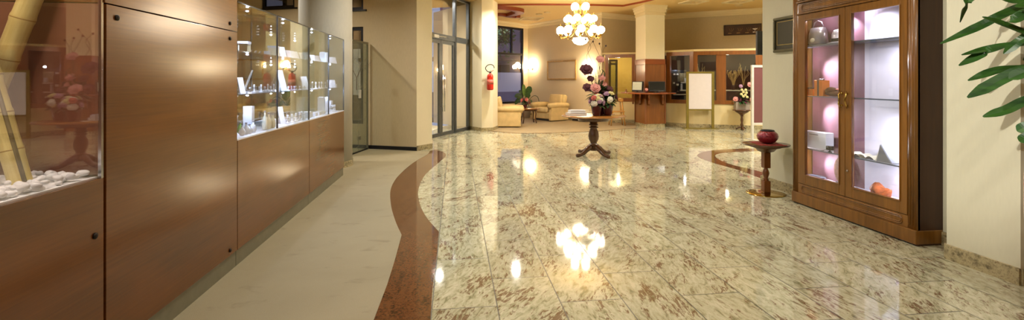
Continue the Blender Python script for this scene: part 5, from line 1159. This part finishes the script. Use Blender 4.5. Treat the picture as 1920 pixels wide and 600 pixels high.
# television behind the wall end
x0_, y0_ = W(1420.5, 7.4); t = thing('wall_television', 'black flat television on a bracket, seen past the end of the right wall', 'television', (x0_, y0_, Z(103, 7.4)), 0); hh = Z(58, 7.4) - Z(103, 7.4)
MB().box((0, 0, 0), (.70, .05, hh), bevel=.006).build('housing', 'device_black', t); MB().box((.02, .05, .02), (.68, .053, hh - .02)).build('screen', 'screen_black', t); MB().box((.3, -(y0_ - 5.94), hh * .3), (.4, 0, hh * .6)).build('bracket', 'black_metal', t)

# side table with red vase
x, y = W(1436, 5.86); zt_ = Z(269, dcam((x, y))); t = thing('pedestal_table', 'small round dark pedestal table with brass foot plate beside the cabinet', 'table', (x, y, 0), -YAW)
x = x; MB().lathe([(0, zt_ - .022), (.252, zt_ - .022), (.264, zt_ - .014), (.266, zt_ - .006), (.260, zt_), (0, zt_)], seg=48).build('tabletop', 'dark_table_wood', t, True)
MB().lathe([(.045, zt_ - .11), (.09, zt_ - .095), (.12, zt_ - .06), (.17, zt_ - .045), (.18, zt_ - .022), (0, zt_ - .022)], seg=28).build('collar', 'dark_table_wood', t, True)
MB().box((-.04, -.04, zt_ - .30), (.04, .04, zt_ - .10)).box((-.04, -.04, .015), (.04, .04, .16)).build('pedestal_block', 'side_table_wood', t, bevel=.006)
MB().lathe([(.038, .16), (.028, .17), (.036, .18), (.022, .19), (.036, .23), (.040, .255), (.030, .29), (.020, .31), (.034, .32), (.036, zt_ - .30)], seg=24).build('turned_stem', 'side_table_wood', t, True)
MB().lathe([(.222, 0), (.222, .006), (.19, .012), (.06, .016), (0, .016)], seg=48).build('foot_plate', 'polished_brass', t, True)
o = thing('table_runner', 'fringed dark red cloth on the small pedestal table under the vase', 'cloth', (x, y, zt_ + .001), -YAW - .12)
m = MB(); nx, ny = 16, 10; g = [[m.b.verts.new((-.15 + .30 * i / nx, -.20 + .36 * j / ny, .003 + .002 * math.sin(i * 1.3) * math.cos(j * 1.7))) for j in range(ny + 1)] for i in range(nx + 1)]; g2 = [[m.b.verts.new((v.co.x, v.co.y, v.co.z - .003)) for v in r_] for r_ in g]
for i in range(nx):
    for j in range(ny): m.b.faces.new((g[i][j], g[i + 1][j], g[i + 1][j + 1], g[i][j + 1])); m.b.faces.new((g2[i][j], g2[i][j + 1], g2[i + 1][j + 1], g2[i + 1][j]))
m.build('cloth', 'runner_cloth', o, True); m = MB()
for i in range(34):
    xx = -.15 + .30 * i / 33; m.tube([(xx, -.20, .004), (xx + .002, -.222, .003)], .0035, 5)
m2 = m.build('fringe', 'runner_cloth', o)
vx, vy = W(1439, dcam((x, y)) - .02); v_ = thing('red_vase', 'round sparkling dark red glass vase on the pedestal table cloth', 'vase', (vx, vy, zt_ + .008))
MB().lathe([(.055, 0), (.085, .015), (.115, .055), (.122, .085), (.112, .12), (.085, .145), (.078, .148)], seg=40).build('body', 'sparkle_red', v_, True)
MB().lathe([(.078, .146), (.080, .152), (.074, .162), (.068, .162), (.064, .150), (.05, .10), (0, .08)], seg=36).build('rim', 'black_metal', v_, True)

# red planter with palm, right edge
px_, d_ = 2038, 2.62; x, y = W(px_, d_)
t = thing('planter_plant', 'glossy red planter with a broad-fingered green palm at the right edge', 'potted plant', (x, y, 0))
MB().lathe([(.15, 0), (.17, .02), (.215, .35), (.238, .6), (.240, .80), (.236, .88), (.222, .90), (.205, .88), (.20, .82), (0, .82)], seg=48).build('planter', 'planter_red', t, True)
for k in range(6):
    a = k * 1.05; MB().tube([(.05 * math.cos(a), .05 * math.sin(a), 0.80), (.09 * math.cos(a), .08 * math.sin(a), 1.6), (.12 * math.cos(a), .1 * math.sin(a), 2.2)], [.014, .013, .011], 8).build('stem', 'twig_brown', t, True)
def PP(px, py, d): a, b = W(px, d); return (a - x, b - y, Z(py, d))
LV = [([(1960, -10), (1915, 12), (1870, 32), (1835, 50), (1763, 82)], 8.5, 2.75), ([(1900, -30), (1860, -14), (1820, -2), (1808, 15), (1800, 42)], 7, 2.75), ([(1960, 70), (1922, 62), (1890, 50), (1842, 32)], 12, 2.6),
      ([(1950, 70), (1915, 82), (1870, 88), (1803, 103)], 7, 2.8), ([(1905, 80), (1860, 92), (1840, 102), (1798, 123)], 8, 2.82), ([(1955, 45), (1925, 68), (1905, 82), (1882, 101)], 8, 2.6), ([(1960, 122), (1920, 128), (1870, 132), (1815, 151)], 8, 2.75),
      ([(1960, 120), (1915, 132), (1880, 148), (1850, 164), (1814, 183)], 11, 2.7), ([(1965, 175), (1920, 190), (1885, 207), (1843, 219)], 9, 2.65), ([(1960, 128), (1925, 134), (1892, 148)], 11, 2.5), ([(1960, 230), (1925, 237), (1907, 246)], 10, 2.5),
      ([(1965, 245), (1930, 255), (1912, 266)], 9, 2.45), ([(1960, -20), (1925, -2), (1895, 3), (1868, -6)], 10, 2.65), ([(1960, 20), (1930, 22), (1900, 38), (1885, 42)], 10, 2.55), ([(1965, 30), (1930, 14), (1903, 12)], 9, 2.5), ([(1960, 90), (1930, 100), (1910, 112)], 7, 2.9), ([(1870, -60), (1835, -25), (1812, -8)], 8, 2.8)]
for pts, w_, dd in LV:
    q = [PP(px, py, dd + .04 * i * (1 if k_ % 2 else -1)) for k_, (px, py) in enumerate(pts) for i in (k_,)]
    q = smoothpts([PP(px, py, dd + .29 + .035 * i) for i, (px, py) in enumerate(pts)], 6); ww = w_ * (dd + .33) / F
    MB().leaf([tuple(v) for v in q], lambda u, ww=ww: ww * min(1, .35 + u * 2.2) * (1 if u < .8 else max(.12, 1 - (u - .8) * 4.2)), up=(.0, -.75, .75), fold=.22).build('leaf', 'palm_green', t)
for b in ((1960, 0, 2.93), (1962, 100, 2.95), (1965, 200, 2.95)): MB().tube([(.03, 0, .80), (.02, .02, 1.4), tuple(Vector(PP(b[0], b[1], b[2])))], .006, 6).build('stalk', 'palm_green', t, True)
spot_light('plant_spot', (-1.0, 1.2, 3.45), (3.83, 3.0, 1.45), 620, SOFT, 26, .035, .7)
tt_ = thing('spot_fitting', 'small round ceiling spotlight shining on the palm', 'ceiling light', (-1.0, 1.2, CEIL)); MB().lathe([(.05, 0), (.05, -.05), (.035, -.10), (.045, -.13), (.04, -.13), (.03, -.10), (0, -.10)], seg=18).build('housing', 'white_metal', tt_, True)
